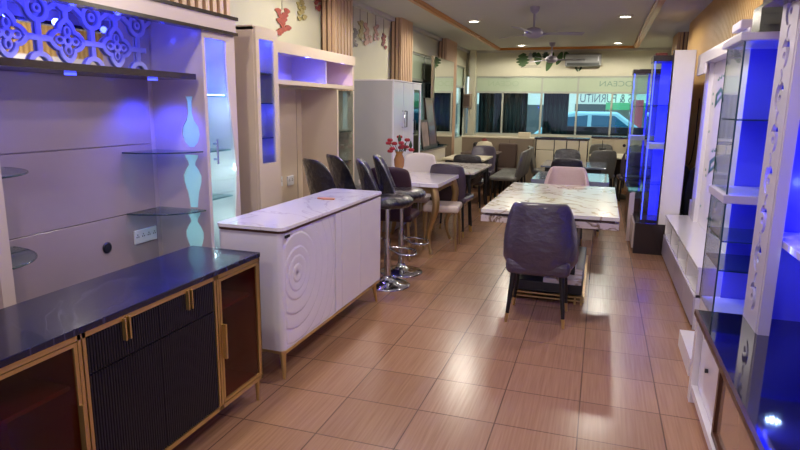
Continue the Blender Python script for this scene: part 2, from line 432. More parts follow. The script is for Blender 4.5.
# outside: road, car, shopfronts
struct('ground', B().box(-14, 14, YF+.15, 30, -.25, -.12), M['road'])
bd = thing('shop_building', 'pale shopfronts across the street beyond the window', 'building', (0, 24, -.12))
obj('facade', B().box(-8, 8, 24, 25, -.12, 6), M['street'], bd)
obj('awning', B().box(.1, 4, 23.2, 24, 1.55, 1.8), M['greenawn'], bd)
obj('shutter', B().box(-6, -2.0, 23.9, 24, -.1, 1.7), M['street_d'], bd)
obj('shutter', B().box(-1.0, .1, 23.9, 24, .9, 1.75), M['street_d'], bd)
obj('pillar', B().box(1.0, 1.35, 23.0, 23.4, -.1, 1.9), M['red'], bd)
tag(obj('low_wall', B().box(-.95, 1.0, 14.7, 14.85, -.12, 1.16), M['black']), 'low dark garden wall just outside the right panes of the far window', 'wall')
car = thing('car', 'pale blue parked car seen through the right pane of the far window', 'car', (-.2, 17.0, -.12))
cp = [(-2.2, .35), (-2.15, .75), (-1.5, .88), (-.95, 1.32), (-.5, 1.42), (.55, 1.42), (1.15, 1.05), (1.95, .9), (2.15, .62), (2.15, .35)]
obj('body', B().prism([(x, z*1.14) for x, z in cp], ((-.2, 17.8, -.12), (1, 0, 0), (0, 0, 1)), 1.6), M['car'], car, bevel=.05)
obj('side_window', B().prism([(-1.25, 1.08), (-.85, 1.45), (-.15, 1.53), (-.15, 1.08)], ((-.2, 16.19, -.12), (1, 0, 0), (0, 0, 1)), .01), M['car_glass'], car)
obj('side_window', B().prism([(-.05, 1.08), (-.05, 1.53), (.5, 1.52), (.95, 1.18), (.95, 1.08)], ((-.2, 16.19, -.12), (1, 0, 0), (0, 0, 1)), .01), M['car_glass'], car)
for dx in (-1.35, 1.3):
    obj('wheel', B().cyl((-.2+dx, 16.15, .2), (-.2+dx, 16.4, .2), .32, n=24), M['tyre'], car)

# ------------------------------------------------------------------ ceiling items
spots = [(-1.86, 8.9), (-1.62, 12.4), (.2, 8.9), (.18, 12.3), (-1.86, 5.2), (.2, 5.2), (-1.86, 1.8), (.2, 1.8), (-.8, -1.0), (-.83, 3.4)]
names = ['near left downlight in front of the gold moulding', 'far left downlight close to the far wall', 'near right downlight in front of the gold moulding', 'far right downlight beside the second fan']
for i, (x, y) in enumerate(spots):
    if i < 4:
        d = thing('ceiling_light', 'round recessed '+names[i], 'ceiling light', (x, y, ZC), 'recessed downlights')
        obj('ring', B().lathe([(.10, 0), (.10, -.012), (.075, -.02), (.07, -.01)], (x, y, ZC)), M['lamp_ring'], d)
        obj('lens', B().cyl((x, y, ZC-.012), (x, y, ZC-.004), .072, n=24), M['lamp'], d)
    light('SPOT', 'downlight', (x, y, ZC-.05), 72 if y > 6 else 64 if y > 4 else 50, (1, .92, .78), .07, spot=3.05, blend=.25)

def fan(x, y, rot, label, s=1.):
    z = ZC-.32
    f = thing('ceiling_fan', label, 'ceiling fan', (x, y, ZC), 'ceiling fans')
    obj('canopy', B().lathe([(.06, 0), (.055, -.05), (.02, -.08)], (x, y, ZC)), M['fan'], f)
    obj('rod', B().cyl((x, y, ZC-.07), (x, y, z+.06), .014), M['fan'], f)
    obj('motor', B().lathe([(.03, .08), (.09, .06), (.115, .02), (.11, -.02), (.06, -.05), (.02, -.055)], (x, y, z)), M['fan'], f)
    for k in range(3):
        a = rot+k*2*PI/3; c, s_ = cosr(a), sinr(a)
        P = lambda r, w, h: (x+c*r-s_*w, y+s_*r+c*w, z+h)
        b = B()
        vs = [P(.16, -.045, .012), (P(.16, .045, 0)), P(.62, .06, 0), P(.62, -.06, .022)]
        vs2 = [(p[0], p[1], p[2]-.006) for p in vs]
        b.add(vs+vs2, [(0, 1, 2, 3), (7, 6, 5, 4), (0, 4, 5, 1), (1, 5, 6, 2), (2, 6, 7, 3), (3, 7, 4, 0)])
        bl = obj('blade', b, M['fan'], f)
        obj('bracket', B().tube([P(.08, 0, 0), P(.2, 0, .004)], .012), M['fan'], bl)
fan(-.89, 7.9, .30, 'grey three bladed ceiling fan nearest the camera')
fan(-1.0, 12.1, .2, 'second ceiling fan close to the far wall above the leaf decal')

# air conditioner
ac = thing('air_conditioner', 'long grey air conditioner high on the far wall', 'air conditioner', (-.46, YF, 2.44))
obj('housing', B().box(-.82, -.10, YF-.2, YF, 2.43, 2.68, .03), M['ac'], ac)
obj('louvre', B().box(-.78, -.14, YF-.206, YF-.18, 2.445, 2.50), M['ac_dark'], ac)
obj('indicator', B().box(-.17, -.15, YF-.206, YF-.2, 2.53, 2.62), M['socket'], ac)

# leaf decal on the far wall
ld = thing('wall_decal', 'green tropical leaf decal hanging below the far ceiling', 'wall decal', (-1.25, YF, 2.45))
def leaf(cx, z0, l, w, tilt, m, mon=False):
    pts = []; n = 14
    for i in range(2*n):
        t = (i if i < n else 2*n-i)/n; side = 1 if i < n else -1
        ww = w*sinr(PI*min(1, t*.94+.03))**.8
        if mon and i % 3 == 0: ww *= .55
        px, pz = side*ww, -t*l
        pts.append((px*cosr(tilt)-pz*sinr(tilt), px*sinr(tilt)+pz*cosr(tilt)))
    return obj('leaf', B().prism(pts, ((cx, YF-.002, z0), (1, 0, 0), (0, 0, 1)), .003), m, ld)
leaf(-1.73, 2.73, .30, .15, .1, M['leafg'], True); leaf(-1.56, 2.74, .18, .05, 0, M['ac']); leaf(-1.40, 2.74, .27, .08, .02, M['leafg'])
leaf(-1.46, 2.75, .13, .05, -.3, M['leafd']); leaf(-1.24, 2.75, .16, .08, 0, M['leafd'], True); leaf(-1.08, 2.74, .42, .07, -.3, M['leafg']); leaf(-.9, 2.75, .30, .06, -.35, M['leafg']); leaf(-.84, 2.75, .26, .07, .35, M['leafg'])
obj('caption', B().box(-1.72, -1.32, YF-.003, YF, 2.425, 2.432).box(-1.64, -1.4, YF-.003, YF, 2.45, 2.462).box(-1.75, -1.73, YF-.003, YF, 2.42, 2.45), M['txt'], ld)
bf = B()
for sx, sz, a in ((-.04, .03, .8), (.04, .035, -.8), (-.03, -.03, 2.2), (.035, -.02, -2.2)):
    bf.prism([(sx+.045*cosr(t)*cosr(a)-.02*sinr(t)*sinr(a), sz+.045*cosr(t)*sinr(a)+.02*sinr(t)*cosr(a)) for t in [k*PI/6 for k in range(12)]], ((-.55, YF-.002, 2.40), (1, 0, 0), (0, 0, 1)), .003)
tag(obj('butterfly_decal', bf, M['leafd']), 'small dark butterfly decal under the air conditioner', 'wall decal')

# hanging ornaments against the left wall
def ornament(y, z, h, m, label, seed):
    h *= 1.15
    rnd = random.Random(seed); t = thing('hanging_ornament', label, 'ornament', (XL+.012, y, z), 'hanging ornaments on the left wall')
    b = B(); x = XL
    for k in range(11):
        a = rnd.uniform(-1, 1); yy = y+rnd.uniform(-.5, .5)*h*.85; zz = z+h/2-(k/10)*h
        b.prism([(h*.26*cosr(q)*(1+.3*sinr(3*q+a)), h*.12*sinr(q)) for q in [j*PI/6 for j in range(12)]], ((x+.004+.001*k, yy, zz), (0, 1, 0), (0, 0, 1)), .004)
    obj('pendant', b, m, t)
    obj('string', B().box(x, x+.004, y-.003, y+.003, z+h/2, ZC-.05), M['string'], t)
for a in ((4.25, 2.28, .16, 'pink_orn', 'pink hanging ornament nearest the slatted panel above the blue cabinets', 1),
          (5.27, 2.33, .19, 'red_orn', 'red hanging ornament, lowest one above the glass column', 2),
          (5.66, 2.49, .15, 'olive_orn', 'olive hanging ornament between two red ones', 3),
          (6.02, 2.62, .12, 'red_orn', 'small red hanging ornament beside the slatted pillar', 4),
          (7.0, 2.37, .17, 'grey_orn', 'grey hanging ornament peeping out behind the slatted pillar', 5),
          (7.22, 2.49, .17, 'olive_orn', 'olive hanging ornament above the grey wardrobe', 6),
          (7.47, 2.46, .2, 'pink_orn', 'pink hanging ornament above the grey wardrobe', 7),
          (7.77, 2.52, .16, 'pink_orn', 'narrow pale pink hanging ornament near the second slatted pillar', 8),
          (8.08, 2.44, .15, 'dred_orn', 'dark red hanging ornament closest to the second slatted pillar', 9)):
    ornament(a[0], a[1], a[2], M[a[3]], a[4], a[5])

# small box on corner column
sp = thing('wall_speaker', 'small brown grey speaker box on the far left corner', 'speaker', (-2.80, 13.2, 1.55))
obj('box', B().box(-2.92, -2.76, 13.12, 13.34, 1.55, 1.85, .01), M['greyboard'], sp)
obj('grille', B().box(-2.90, -2.78, 13.112, 13.12, 1.58, 1.82), M['brown_sofa'], sp)

# ------------------------------------------------------------------ left TV wall unit (nearest)
XF, XB = -2.40, -2.78
U1 = thing('tv_wall_unit', 'tall lilac grey television wall unit with blue lit niches and latticed mirror', 'wall unit', (-2.6, 2.5, 0))
obj('back_panel', B().box(XB-.03, XB, 1.35, 3.60, .0, 2.1), M['lilac'], U1)
bpnl = B()
for z0, z1 in ((.52, .872), (.876, 1.296), (1.30, 1.70)): bpnl.box(XB, XB+.02, 1.92, 3.19, z0, z1)
tv = obj('tv_panel', bpnl, M['tv_lilac'], U1, bevel=.002)
tp = obj('counter', B().box(XB, -2.30, 2.0, 3.6, .47, .51), M['tile_black'], U1)
obj('base_cabinet', B().box(XB, -2.34, 2.02, 3.6, .0, .47), M['lilac'], U1)
# dark shelf, top beam
obj('shelf', B().box(XB, -2.40, 1.0, 3.20, 1.70, 1.735), M['dark_wood'], U1)
obj('top_beam', B().box(-2.41, -2.36, 1.0, 3.59, 2.02, 2.10).box(XB, -2.41, 1.0, 3.59, 2.085, 2.1), M['lilac'], U1)
obj('beam_edge', B().box(XB-.01, -2.35, 1.0, 3.61, 2.10, 2.12).box(-2.42, -2.35, 1.0, 3.60, 2.0, 2.02), M['dark_wood'], U1)
obj('mirror', B().box(XB, XB+.01, 1.0, 3.24, 1.735, 2.085), M['mirror'], U1)
# lattice
def ring2(cx, cy, r, w, n=22): return ell(cx, cy, r, r, n), ell(cx, cy, r-w, r-w, n)
lat = B(); _c = [0]
def FRM():
    _c[0] += 1; return ((XB+.012+.0004*(_c[0] % 12), 0, 0), (0, 1, 0), (0, 0, 1))
def qf(cy, cz):
    # outer four-lobed band
    n = 64; out = []; inn = []
    for i in range(n):
        t = 2*PI*i/n; r = .098+.022*abs(cosr(2*t))**.7-.02*abs(sinr(2*t))
        out.append((cy+r*cosr(t), cz+r*sinr(t))); inn.append((cy+(r-.026)*cosr(t), cz+(r-.026)*sinr(t)))
    lat.plate(out, [inn], FRM(), .012)
    a, b = ring2(cy, cz, .028, .014); lat.plate(a, [b], FRM(), .012)
    for k in range(4):
        t = k*PI/2; x, z = cy+.048*cosr(t), cz+.048*sinr(t)
        rx, rz = (.027, .022) if k % 2 == 0 else (.022, .027)
        lat.plate(ell(x, z, rx, rz), [ell(x+.004*cosr(t), z+.004*sinr(t), rx-.010, rz-.010)], FRM(), .012)
def bar(y0, z0, y1, z1, w=.024):
    d = Vector((y1-y0, z1-z0)).normalized(); n = Vector((-d.y, d.x))*w/2
    lat.prism([(y0-n.x, z0-n.y), (y1-n.x, z1-n.y), (y1+n.x, z1+n.y), (y0+n.x, z0+n.y)], FRM(), .012)
cz = 1.877
def arcband(y, z, r, w, a0, a1, n=14):
    ts = [a0+(a1-a0)*k/n for k in range(n+1)]
    lat.prism([(y+r*cosr(t), z+r*sinr(t)) for t in ts]+[(y+(r-w)*cosr(t), z+(r-w)*sinr(t)) for t in ts[::-1]], FRM(), .012)
ycs = [1.20+.35*k for k in range(7)]
for i, cy in enumerate(ycs):
    if i < 6: qf(cy, cz)
    if i < 6:
        my = cy+.175; bar(cy+.11, cz, cy+.24, cz, .03)
        bar(my, 1.80, my, 1.955, .028)
        arcband(my, 1.735, .075, .026, 0, PI); 
        a, b = ring2(my, 2.02, .07, .024); lat.plate(a, [b], FRM(), .012)
        a, b = ring2(my, 2.02, .024, .012); lat.plate(a, [b], FRM(), .012)
        bar(my+.06, 2.02, my+.12, 2.06, .024); bar(my-.06, 2.02, my-.12, 2.06, .024)
    bar(cy, cz+.10, cy, 2.08, .028); bar(cy, 1.735, cy, cz-.09, .028)
    arcband(cy, 2.085, .06, .024, PI, 2*PI)
obj('lattice', lat, M['lattice'], U1)
# right column: side panel with frosted vases
fr_ = ((XB, 3.25, .5), (1, 0, 0), (0, 0, 1))
def vase1():   # long neck, round body
    L = [(.018, .0), (.05, .03), (.068, .08), (.06, .13), (.03, .17), (.016, .22), (.018, .29), (.028, .32)]
    return L
def vase2():
    L = [(.03, .0), (.034, .04), (.044, .10), (.068, .17), (.07, .21), (.05, .25), (.026, .28), (.03, .30), (.05, .33), (.052, .345)]
    return L
def loop(prof, cx, z):
    return [(cx+r, z+h) for r, h in prof]+[(cx-r, z+h) for r, h in prof[::-1]]
vs_ = [(vase1(), .28, .78), (vase2(), .275, .385), (vase2(), .27, .01)]
W = XF-XB
side = B().plate([(0, 0), (W, 0), (W, 1.58), (0, 1.58)], [loop(p, cx, z) for p, cx, z in vs_], fr_, -.018)
obj('side_panel', side, M['lilac'], U1)
fz = B()
for p, cx, z in vs_: fz.prism(loop([(r+.001, h) for r, h in p], cx, z), ((XB, 3.256, .5), (1, 0, 0), (0, 0, 1)), -.004)
obj('vase_window', fz, M['frost'], U1, label='frosted vase shaped cutouts')
obj('side_panel', B().box(XB, XF, 3.58, 3.60, .5, 2.08), M['lilac'], U1)
obj('column_back', B().box(XB, XB+.012, 3.27, 3.58, .5, 2.08), M['aqua_in'], U1)
for z in (.51, .92, 1.24, 1.6): 
    obj('glass_shelf', B().box(XB+.015, XF-.03, 3.27, 3.58, z, z+.01), M['glass_shelf'], U1)
# curved door: frame plate facing +X with hole
def wave(z): # right edge of door glass (Y), relative z from .5..2.0
    return 3.53+.035*sinr((z-.62)/1.4*PI*1.9-.5)
zz = [.56+i*(1.96-.56)/24 for i in range(25)]
hole = [(3.28, z) for z in zz]+[(wave(z), z) for z in zz[::-1]]
fr2 = ((XF-.002, 0, 0), (0, 1, 0), (0, 0, 1))
outer = [(3.25, .5), (3.60, .5), (3.60, 2.0), (3.25, 2.0)]
obj('door_frame', B().plate(outer, [hole], fr2, .02), M['lilac'], U1)
dg = obj('door', B().prism(hole, ((XF+.005, 0, 0), (0, 1, 0), (0, 0, 1)), .005), M['glass'], U1, label='curved clear glass door')
obj('handle', B().cyl((XF+.04, 3.33, 1.17), (XF+.04, 3.33, 1.33), .007).cyl((XF+.01, 3.33, 1.2), (XF+.04, 3.33, 1.2), .005).cyl((XF+.01, 3.33, 1.3), (XF+.04, 3.33, 1.3), .005), M['chrome'], dg)
# quarter round shelves
def qshelf(y0, z, sy, ry=.30, rx=.36):
    poly = [(0, 0)]+[(rx*cosr(t), sy*ry*sinr(t)) for t in [PI/2*k/12 for k in range(13)]]
    o = obj('corner_shelf', B().prism(poly, ((XB+.02, y0, z), (1, 0, 0), (0, 1, 0)), .009), M['glass_shelf'], U1, label='quarter round glass shelf')
    e = B().tube([(XB+.02+x, y0+y, z+.0045) for x, y in poly[1:]], .0045, 6)
    obj('edge', e, M['glass_edge'], o)
for z in (1.25, .87): qshelf(3.23, z, -1)
for z in (1.23, .83): qshelf(1.86, z, 1)
obj('side_panel', B().box(XB, XF-.02, 1.84, 1.86, .5, 1.70), M['lilac'], U1)
obj('side_panel', B().box(XB, XF-.02, 1.35, 1.37, .5, 2.0), M['lilac'], U1)
obj('door_frame', B().plate([(1.35, .5), (1.86, .5), (1.86, 1.695), (1.35, 1.695)], [[(1.42, .56), (1.80, .56), (1.80, 1.64), (1.42, 1.64)]], ((XF-.02, 0, 0), (0, 1, 0), (0, 0, 1)), .02), M['lilac'], U1)
light('POINT', 'column_led', (-2.5, 1.95, 1.6), 1.2, BLUE, .02)
# LEDs
for x, y, z in ((-2.6, 2.0, 1.70), (-2.6, 2.45, 1.70), (-2.6, 3.05, 1.70), (-2.55, 2.1, 2.085), (-2.55, 2.75, 2.085), (-2.5, 3.4, 2.085)):
    obj('led_puck', B().cyl((x, y, z-.001), (x, y, z-.010), .028), M['led_blue'], U1)
for y, e in ((2.0, 2), (2.45, 1), (3.05, 17)): light('SPOT', 'shelf_led', (-2.6, y, 1.67), e, BLUE, .03, spot=2.2)
for y, e in ((1.6, 1.2), (2.1, 1.8), (2.45, 1.2), (2.75, 1.8), (3.1, .25)): light('POINT', 'lattice_led', (-2.55, y, 2.0), e, BLUE, .02)
light('POINT', 'column_led', (-2.5, 3.42, 2.0), 8, BLUE, .02)
light('POINT', 'column_led', (-2.55, 3.42, 1.72), 4, BLUE, .02)
for z, e in ((1.52, 1.1), (1.1, 1.6), (.75, 1.4)): light('POINT', 'column_led', (-2.5, 3.42, z), e, (.62, .92, .9), .02)
obj('led_strip', B().box(XF-.06, XF-.05, 3.28, 3.56, 1.61, 1.616), M['led_white'], U1)

def socket(x, y, z, n, label, w):
    t = thing('wall_socket', label, 'socket', (x, y, z))
    obj('plate', B().box(x, x+.012, y-w/2, y+w/2, z-.045, z+.045, .004), M['socket'], t)
    b = B()
    for k in range(n):
        yy = y-w/2+w*(k+.5)/n
        for dy, dz in ((-.008, 0), (.008, 0), (0, .014)): b.box(x+.012, x+.0132, yy+dy-.003, yy+dy+.003, z+dz-.004, z+dz+.004)
    obj('socket_hole', b, M['socket_hole'], t)
socket(XB+.02, 3.07, .715, 4, 'white multiple socket plate on the lilac television panel', .2)
gm = obj('grommet', B().lathe([(.032, 0), (.034, .006), (.026, .01)], (0, 0, 0)).lathe([(.025, .0), (.025, .004), (.001, .005)], (0, 0, 0)), M['badge'], U1, label='round metal cable hole')
gm.rotation_euler = (0, PI/2, 0); gm.location = Vector((XB+.02, 2.75, .70))-Vector(U1.location)
for v in gm.data.vertices: v.co += Vector(U1.location)

# ------------------------------------------------------------------ second wall unit (beige)
U2 = thing('tv_wall_unit', 'beige wall unit with blue lit overhead niche and tall glass column', 'wall unit', (-2.6, 4.8, 0))
c = B().box(XB, XF, 3.86, 3.885, 0, 2.1).box(XB, XF, 4.155, 4.18, 0, 2.1).box(XB, XF, 3.86, 4.18, 2.08, 2.11).box(XB, XF, 3.86, 4.18, 0, .1)
obj('column_case', c, M['beige'], U2)
obj('column_back', B().box(XB, XB+.01, 3.885, 4.155, .1, 2.08), M['aqua_in'], U2)
df = B().plate([(3.865, .1), (4.175, .1), (4.175, 2.1), (3.865, 2.1)], [[(3.91, 1.12), (4.11, 1.12), (4.11, 2.02), (3.91, 2.02)]], ((XF, 0, 0), (0, 1, 0), (0, 0, 1)), .02)
dr = obj('door', df, M['beige'], U2)
obj('pane', B().box(XF+.008, XF+.012, 3.91, 4.11, 1.12, 2.02), M['glass'], dr)
for z in (1.3, 1.56, 1.78): obj('glass_shelf', B().box(XB+.01, XF-.02, 3.885, 4.155, z, z+.008), M['glass_edge'], U2)
obj('niche', B().box(XB, XF+.01, 4.18, 5.72, 1.99, 2.035).box(XB, XF, 4.18, 5.72, 1.715, 1.75).box(XB, XF, 5.68, 5.72, 1.75, 1.99), M['beige'], U2)
obj('niche_fascia', B().box(XF-.005, XF+.012, 4.18, 5.72, 1.95, 2.036), M['beige'], U2)
obj('niche_back', B().box(XB, XB+.01, 4.18, 5.7, 1.75, 1.99).box(XB, XF-.02, 5.10, 5.12, 1.75, 1.99), M['case_white'], U2)
obj('back_panel', B().box(XB-.02, XB, 4.18, 5.195, 0, 1.705).box(XB-.02, XB, 5.205, 5.62, 0, 1.705), M['beige'], U2, bevel=.002)
obj('panel_seam', B().box(XB-.02, XB-.004, 5.19, 5.21, 0, 1.705), M['brown_edge'], U2)
obj('column_case', B().box(XB, XF, 5.30, 5.33, 0, 1.705).box(XB, XF, 5.69, 5.72, 0, 1.705).box(XB, XB+.01, 5.33, 5.69, 0, 1.705), M['beige'], U2)
for y0 in (5.335, 5.515):
    d = obj('glass_door', B().box(XF-.004, XF, y0, y0+.172, .05, 1.70), M['glass'], U2)
for z in (.7, 1.0, 1.3): obj('glass_shelf', B().box(XB+.01, XF-.02, 5.33, 5.69, z, z+.008), M['glass_edge'], U2)
obj('base_cabinet', B().box(XB, XF+.02, 4.18, 5.3, 0, .42), M['beige'], U2)
obj('led_strip', B().cyl((-2.5, 4.0, 2.078), (-2.5, 4.0, 2.07), .025), M['led_blue'], U2)
light('AREA', 'niche_led', (-2.44, 4.65, 1.985), 20, BLUE, .8, rot=(0, .35, PI/2), sy=.03)
light('AREA', 'niche_led', (-2.44, 5.4, 1.985), 2.5, (.25, .15, 1), .4, rot=(0, .35, PI/2), sy=.03)
light('POINT', 'column_led', (-2.52, 4.02, 2.03), 3.2, BLUE, .03)
light('POINT', 'column_led', (-2.5, 4.02, 1.5), 1.0, BLUE, .03)
light('POINT', 'column_led', (-2.5, 4.02, 1.2), .6, BLUE, .03)
socket(XB, 5.04, .85, 2, 'white double switch plate on the beige panel', .12)
socket(XB, 4.86, .86, 1, 'small dark cable hole cover on the beige panel', .05)

# ------------------------------------------------------------------ grey wardrobe
wr = thing('wardrobe', 'tall wardrobe with grey side and white glossy doors', 'wardrobe', (-2.65, 7.5, 0))
obj('carcass', B().box(-2.93, -2.42, 6.95, 8.12, 0, 1.86), M['grey_side'], wr, bevel=.004)
obj('top_rim', B().box(-2.94, -2.40, 6.94, 8.13, 1.86, 1.875), M['white_gloss'], wr)
for i, (y0, y1) in enumerate(((6.95, 7.33), (7.34, 7.72))):
    d = obj('door', B().box(-2.42, -2.40, y0, y1, .04, 1.855), M['wardrobe'], wr, bevel=.003)
    yh = y1-.05 if i == 0 else y0+.05
    obj('handle', B().tube([(-2.40, yh, 1.30), (-2.37, yh, 1.30), (-2.37, yh, 1.5), (-2.40, yh, 1.5)], .007), M['chrome'] if i == 0 else M['badge'], d)
d = obj('door', B().plate([(7.73, .04), (8.11, .04), (8.11, 1.855), (7.73, 1.855)], [[(7.78, .12), (8.06, .12), (8.06, 1.78), (7.78, 1.78)]], ((-2.42, 0, 0), (0, 1, 0), (0, 0, 1)), .02), M['wardrobe'], wr, label='framed mirror door')
obj('mirror', B().box(-2.418, -2.408, 7.78, 8.06, .12, 1.78), mat('dark_mirror', (60, 84, 84), .05, metal=1), d)
obj('handle', B().tube([(-2.40, 7.76, 1.2), (-2.37, 7.76, 1.2), (-2.37, 7.76, 1.38), (-2.40, 7.76, 1.38)], .007), M['badge'], d)

# ------------------------------------------------------------------ black sideboard
X0, X1, Y0, Y1 = -2.03, -1.62, 1.02, 2.60
sb = thing('black_sideboard', 'black marble top sideboard with gold frame and fluted doors', 'sideboard', (-1.82, 1.8, 0))
obj('top', B().box(X0, X1+.005, Y0, Y1, .785, .81), M['bk_marble'], sb, bevel=.003)
car_ = B().box(X0, X1-.02, Y0+.01, Y0+.03, .13, .785).box(X0, X1-.02, Y1-.03, Y1-.01, .13, .785).box(X0, X0+.015, Y0, Y1-.01, .13, .785).box(X0, X1-.02, Y0, Y1-.01, .13, .15).box(X0, X1-.02, 1.47, 1.49, .13, .785).box(X0, X1-.02, 2.21, 2.23, .13, .785)
obj('carcass', car_, M['inside'], sb)
obj('end_panel', B().box(X0, X1, Y1-.01, Y1-.004, .13, .785), M['black'], sb)
g = B()
g.box(X1-.02, X1, Y0, Y1, .765, .785).box(X1-.02, X1, Y0, Y1, .12, .14)
for y in (Y0, 1.455, 1.475, 2.212, 2.232, Y1-.018): g.box(X1-.02, X1, y, y+.014, .12, .785)
g.box(X0, X1, Y1-.012, Y1, .12, .135).box(X0, X1, Y1-.012, Y1, .77, .785)
obj('frame', g, M['gold'], sb)
for x, y in ((X1-.03, Y1-.03), (X0+.01, Y1-.03), (X1-.03, Y0+.03), (X0+.01, Y0+.03)):
    obj('leg', B().cyl((x+.01, y, .12), (x+.01, y, 0), .012, .009), M['gold'], sb)
# glass doors
for y0, y1, hy in ((Y0+.02, 1.452, 1.44), (2.25, Y1-.02, 2.262)):
    d = obj('glass_door', B().plate([(y0, .145), (y1, .145), (y1, .762), (y0, .762)], [[(y0+.014, .16), (y1-.014, .16), (y1-.014, .748), (y0+.014, .748)]], ((X1-.012, 0, 0), (0, 1, 0), (0, 0, 1)), .012), M['gold'], sb)
    obj('pane', B().box(X1-.01, X1-.006, y0+.012, y1-.012, .158, .75), M['smoke'], d)
    obj('handle', B().box(X1, X1+.02, hy-.006, hy+.006, .37, .54), M['gold'], d)
    obj('shelf', B().box(X0+.02, X1-.05, y0, y1, .58, .595), mat('shelf_pink_brown', (150, 100, 86), .5), sb)
# fluted doors and drawers
def flutes(y0, y1, z0, z1):
    b = B(); n = int((y1-y0)/.0125); p = (y1-y0)/n
    b.box(X1-.02, X1-.010, y0, y1, z0, z1)
    for i in range(n): 
        c0 = y0+p*i
        b.add([(X1-.010, c0, z0), (X1-.002, c0+p*.25, z0), (X1-.002, c0+p*.75, z0), (X1-.010, c0+p, z0), (X1-.010, c0, z1), (X1-.002, c0+p*.25, z1), (X1-.002, c0+p*.75, z1), (X1-.010, c0+p, z1)],
              [(0, 1, 5, 4), (1, 2, 6, 5), (2, 3, 7, 6), (4, 5, 6, 7)])
    return b
ym = 1.85
for y0, y1 in ((1.492, ym-.002), (ym+.002, 2.208)):
    dd = obj('drawer', flutes(y0, y1, .625, .76), M['black_flute'], sb)
    yc = (y0+y1)/2
    h = B()
    for dy in (-.014, .008): h.box(X1-.002, X1+.014, yc+dy, yc+dy+.007, .69, .775)
    obj('handle', h, M['gold'], dd)
    obj('fluted_door', flutes(y0, y1, .145, .62), M['black_flute'], sb)

# ------------------------------------------------------------------ white sideboard
X0, X1, Y0, Y1 = -2.02, -1.60, 2.80, 4.38
wb = thing('white_sideboard', 'glossy white sideboard with circle relief door and gold legs', 'sideboard', (-1.8, 3.6, 0))
def rrect(x0, x1, y0, y1, r, n=6):
    P = []
    for cx, cy, a in ((x1-r, y0+r, -PI/2), (x1-r, y1-r, 0), (x0+r, y1-r, PI/2), (x0+r, y0+r, PI)):
        P += [(cx+r*cosr(a+PI/2*k/n), cy+r*sinr(a+PI/2*k/n)) for k in range(n+1)]
    return P
Z = lambda z: ((0, 0, z), (1, 0, 0), (0, 1, 0))
obj('body', B().prism(rrect(X0, X1-.012, Y0+.01, Y1-.01, .03), Z(.18), .685), M['white_gloss'], wb)
obj('top', B().prism(rrect(X0-.005, X1+.005, Y0-.005, Y1+.005, .04), Z(.88), .018), M['wh_marble'], wb)
obj('top_edge', B().prism(rrect(X0, X1+.001, Y0, Y1, .038), Z(.865), .0155), M['brown_edge'], wb)
obj('gold_rail', B().prism(rrect(X0, X1-.005, Y0+.005, Y1-.005, .03), Z(.165), .016), M['gold'], wb)
for x, y in ((X1-.05, Y0+.06), (X0+.05, Y0+.06), (X1-.05, Y1-.06), (X0+.05, Y1-.06)):
    obj('leg', B().cyl((x, y, .17), (x+(.02 if x > -1.8 else -.02), y+(-.02 if y < 3.6 else .02), 0), .022, .009, 12), M['gold'], wb)
# relief door: height field of concentric arcs
def relief():
    b = B(); y0, y1, z0, z1 = Y0+.04, 3.50, .19, .86; ny, nz = 150, 130; vs = []
    for j in range(nz+1):
        for i in range(ny+1):
            y = y0+(y1-y0)*i/ny; z = z0+(z1-z0)*j/nz
            r = math.hypot(y-2.985, (z-.60)*1.0)
            # crests spread with radius
            ph = r/.052 if r < .16 else (.16/.052+(r-.16)/.085)
            f = ph-math.floor(ph)
            h = .006*(1-(1-f)**2)*math.exp(-max(0, r-.36)*3.5)
            if r < .015: h = 0
            ed = min(y-y0, y1-y, z-z0, z1-z); h *= min(1, ed/.01)
            vs.append((X1-.012+h, y, z))
    fs = [(j*(ny+1)+i, j*(ny+1)+i+1, (j+1)*(ny+1)+i+1, (j+1)*(ny+1)+i) for j in range(nz) for i in range(ny)]
    b.add(vs, fs, True); return b
rd = obj('door', relief(), M['white_gloss'], wb, label='door with concentric circle relief')
for y0, y1 in ((3.504, 3.60), (3.604, 3.93), (3.934, Y1-.03)):
    obj('door', B().box(X1-.012, X1-.002, y0, y1, .19, .86, .002), M['white_gloss'], wb)
obj('badge', B().box(X1-.004, X1+.002, 2.835, 2.885, .835, .85), M['badge'], wb)
tg = B().prism([(-.06, -.02), (.0, -.035), (.07, -.015), (.06, .02), (-.03, .03), (-.07, .01)], ((-1.83, 3.84, .8985), (1, 0, 0), (0, 1, 0)), .008)
tag(obj('paper_tag', tg, M['paper']), 'small orange brown tag lying on the white sideboard top', 'tag')

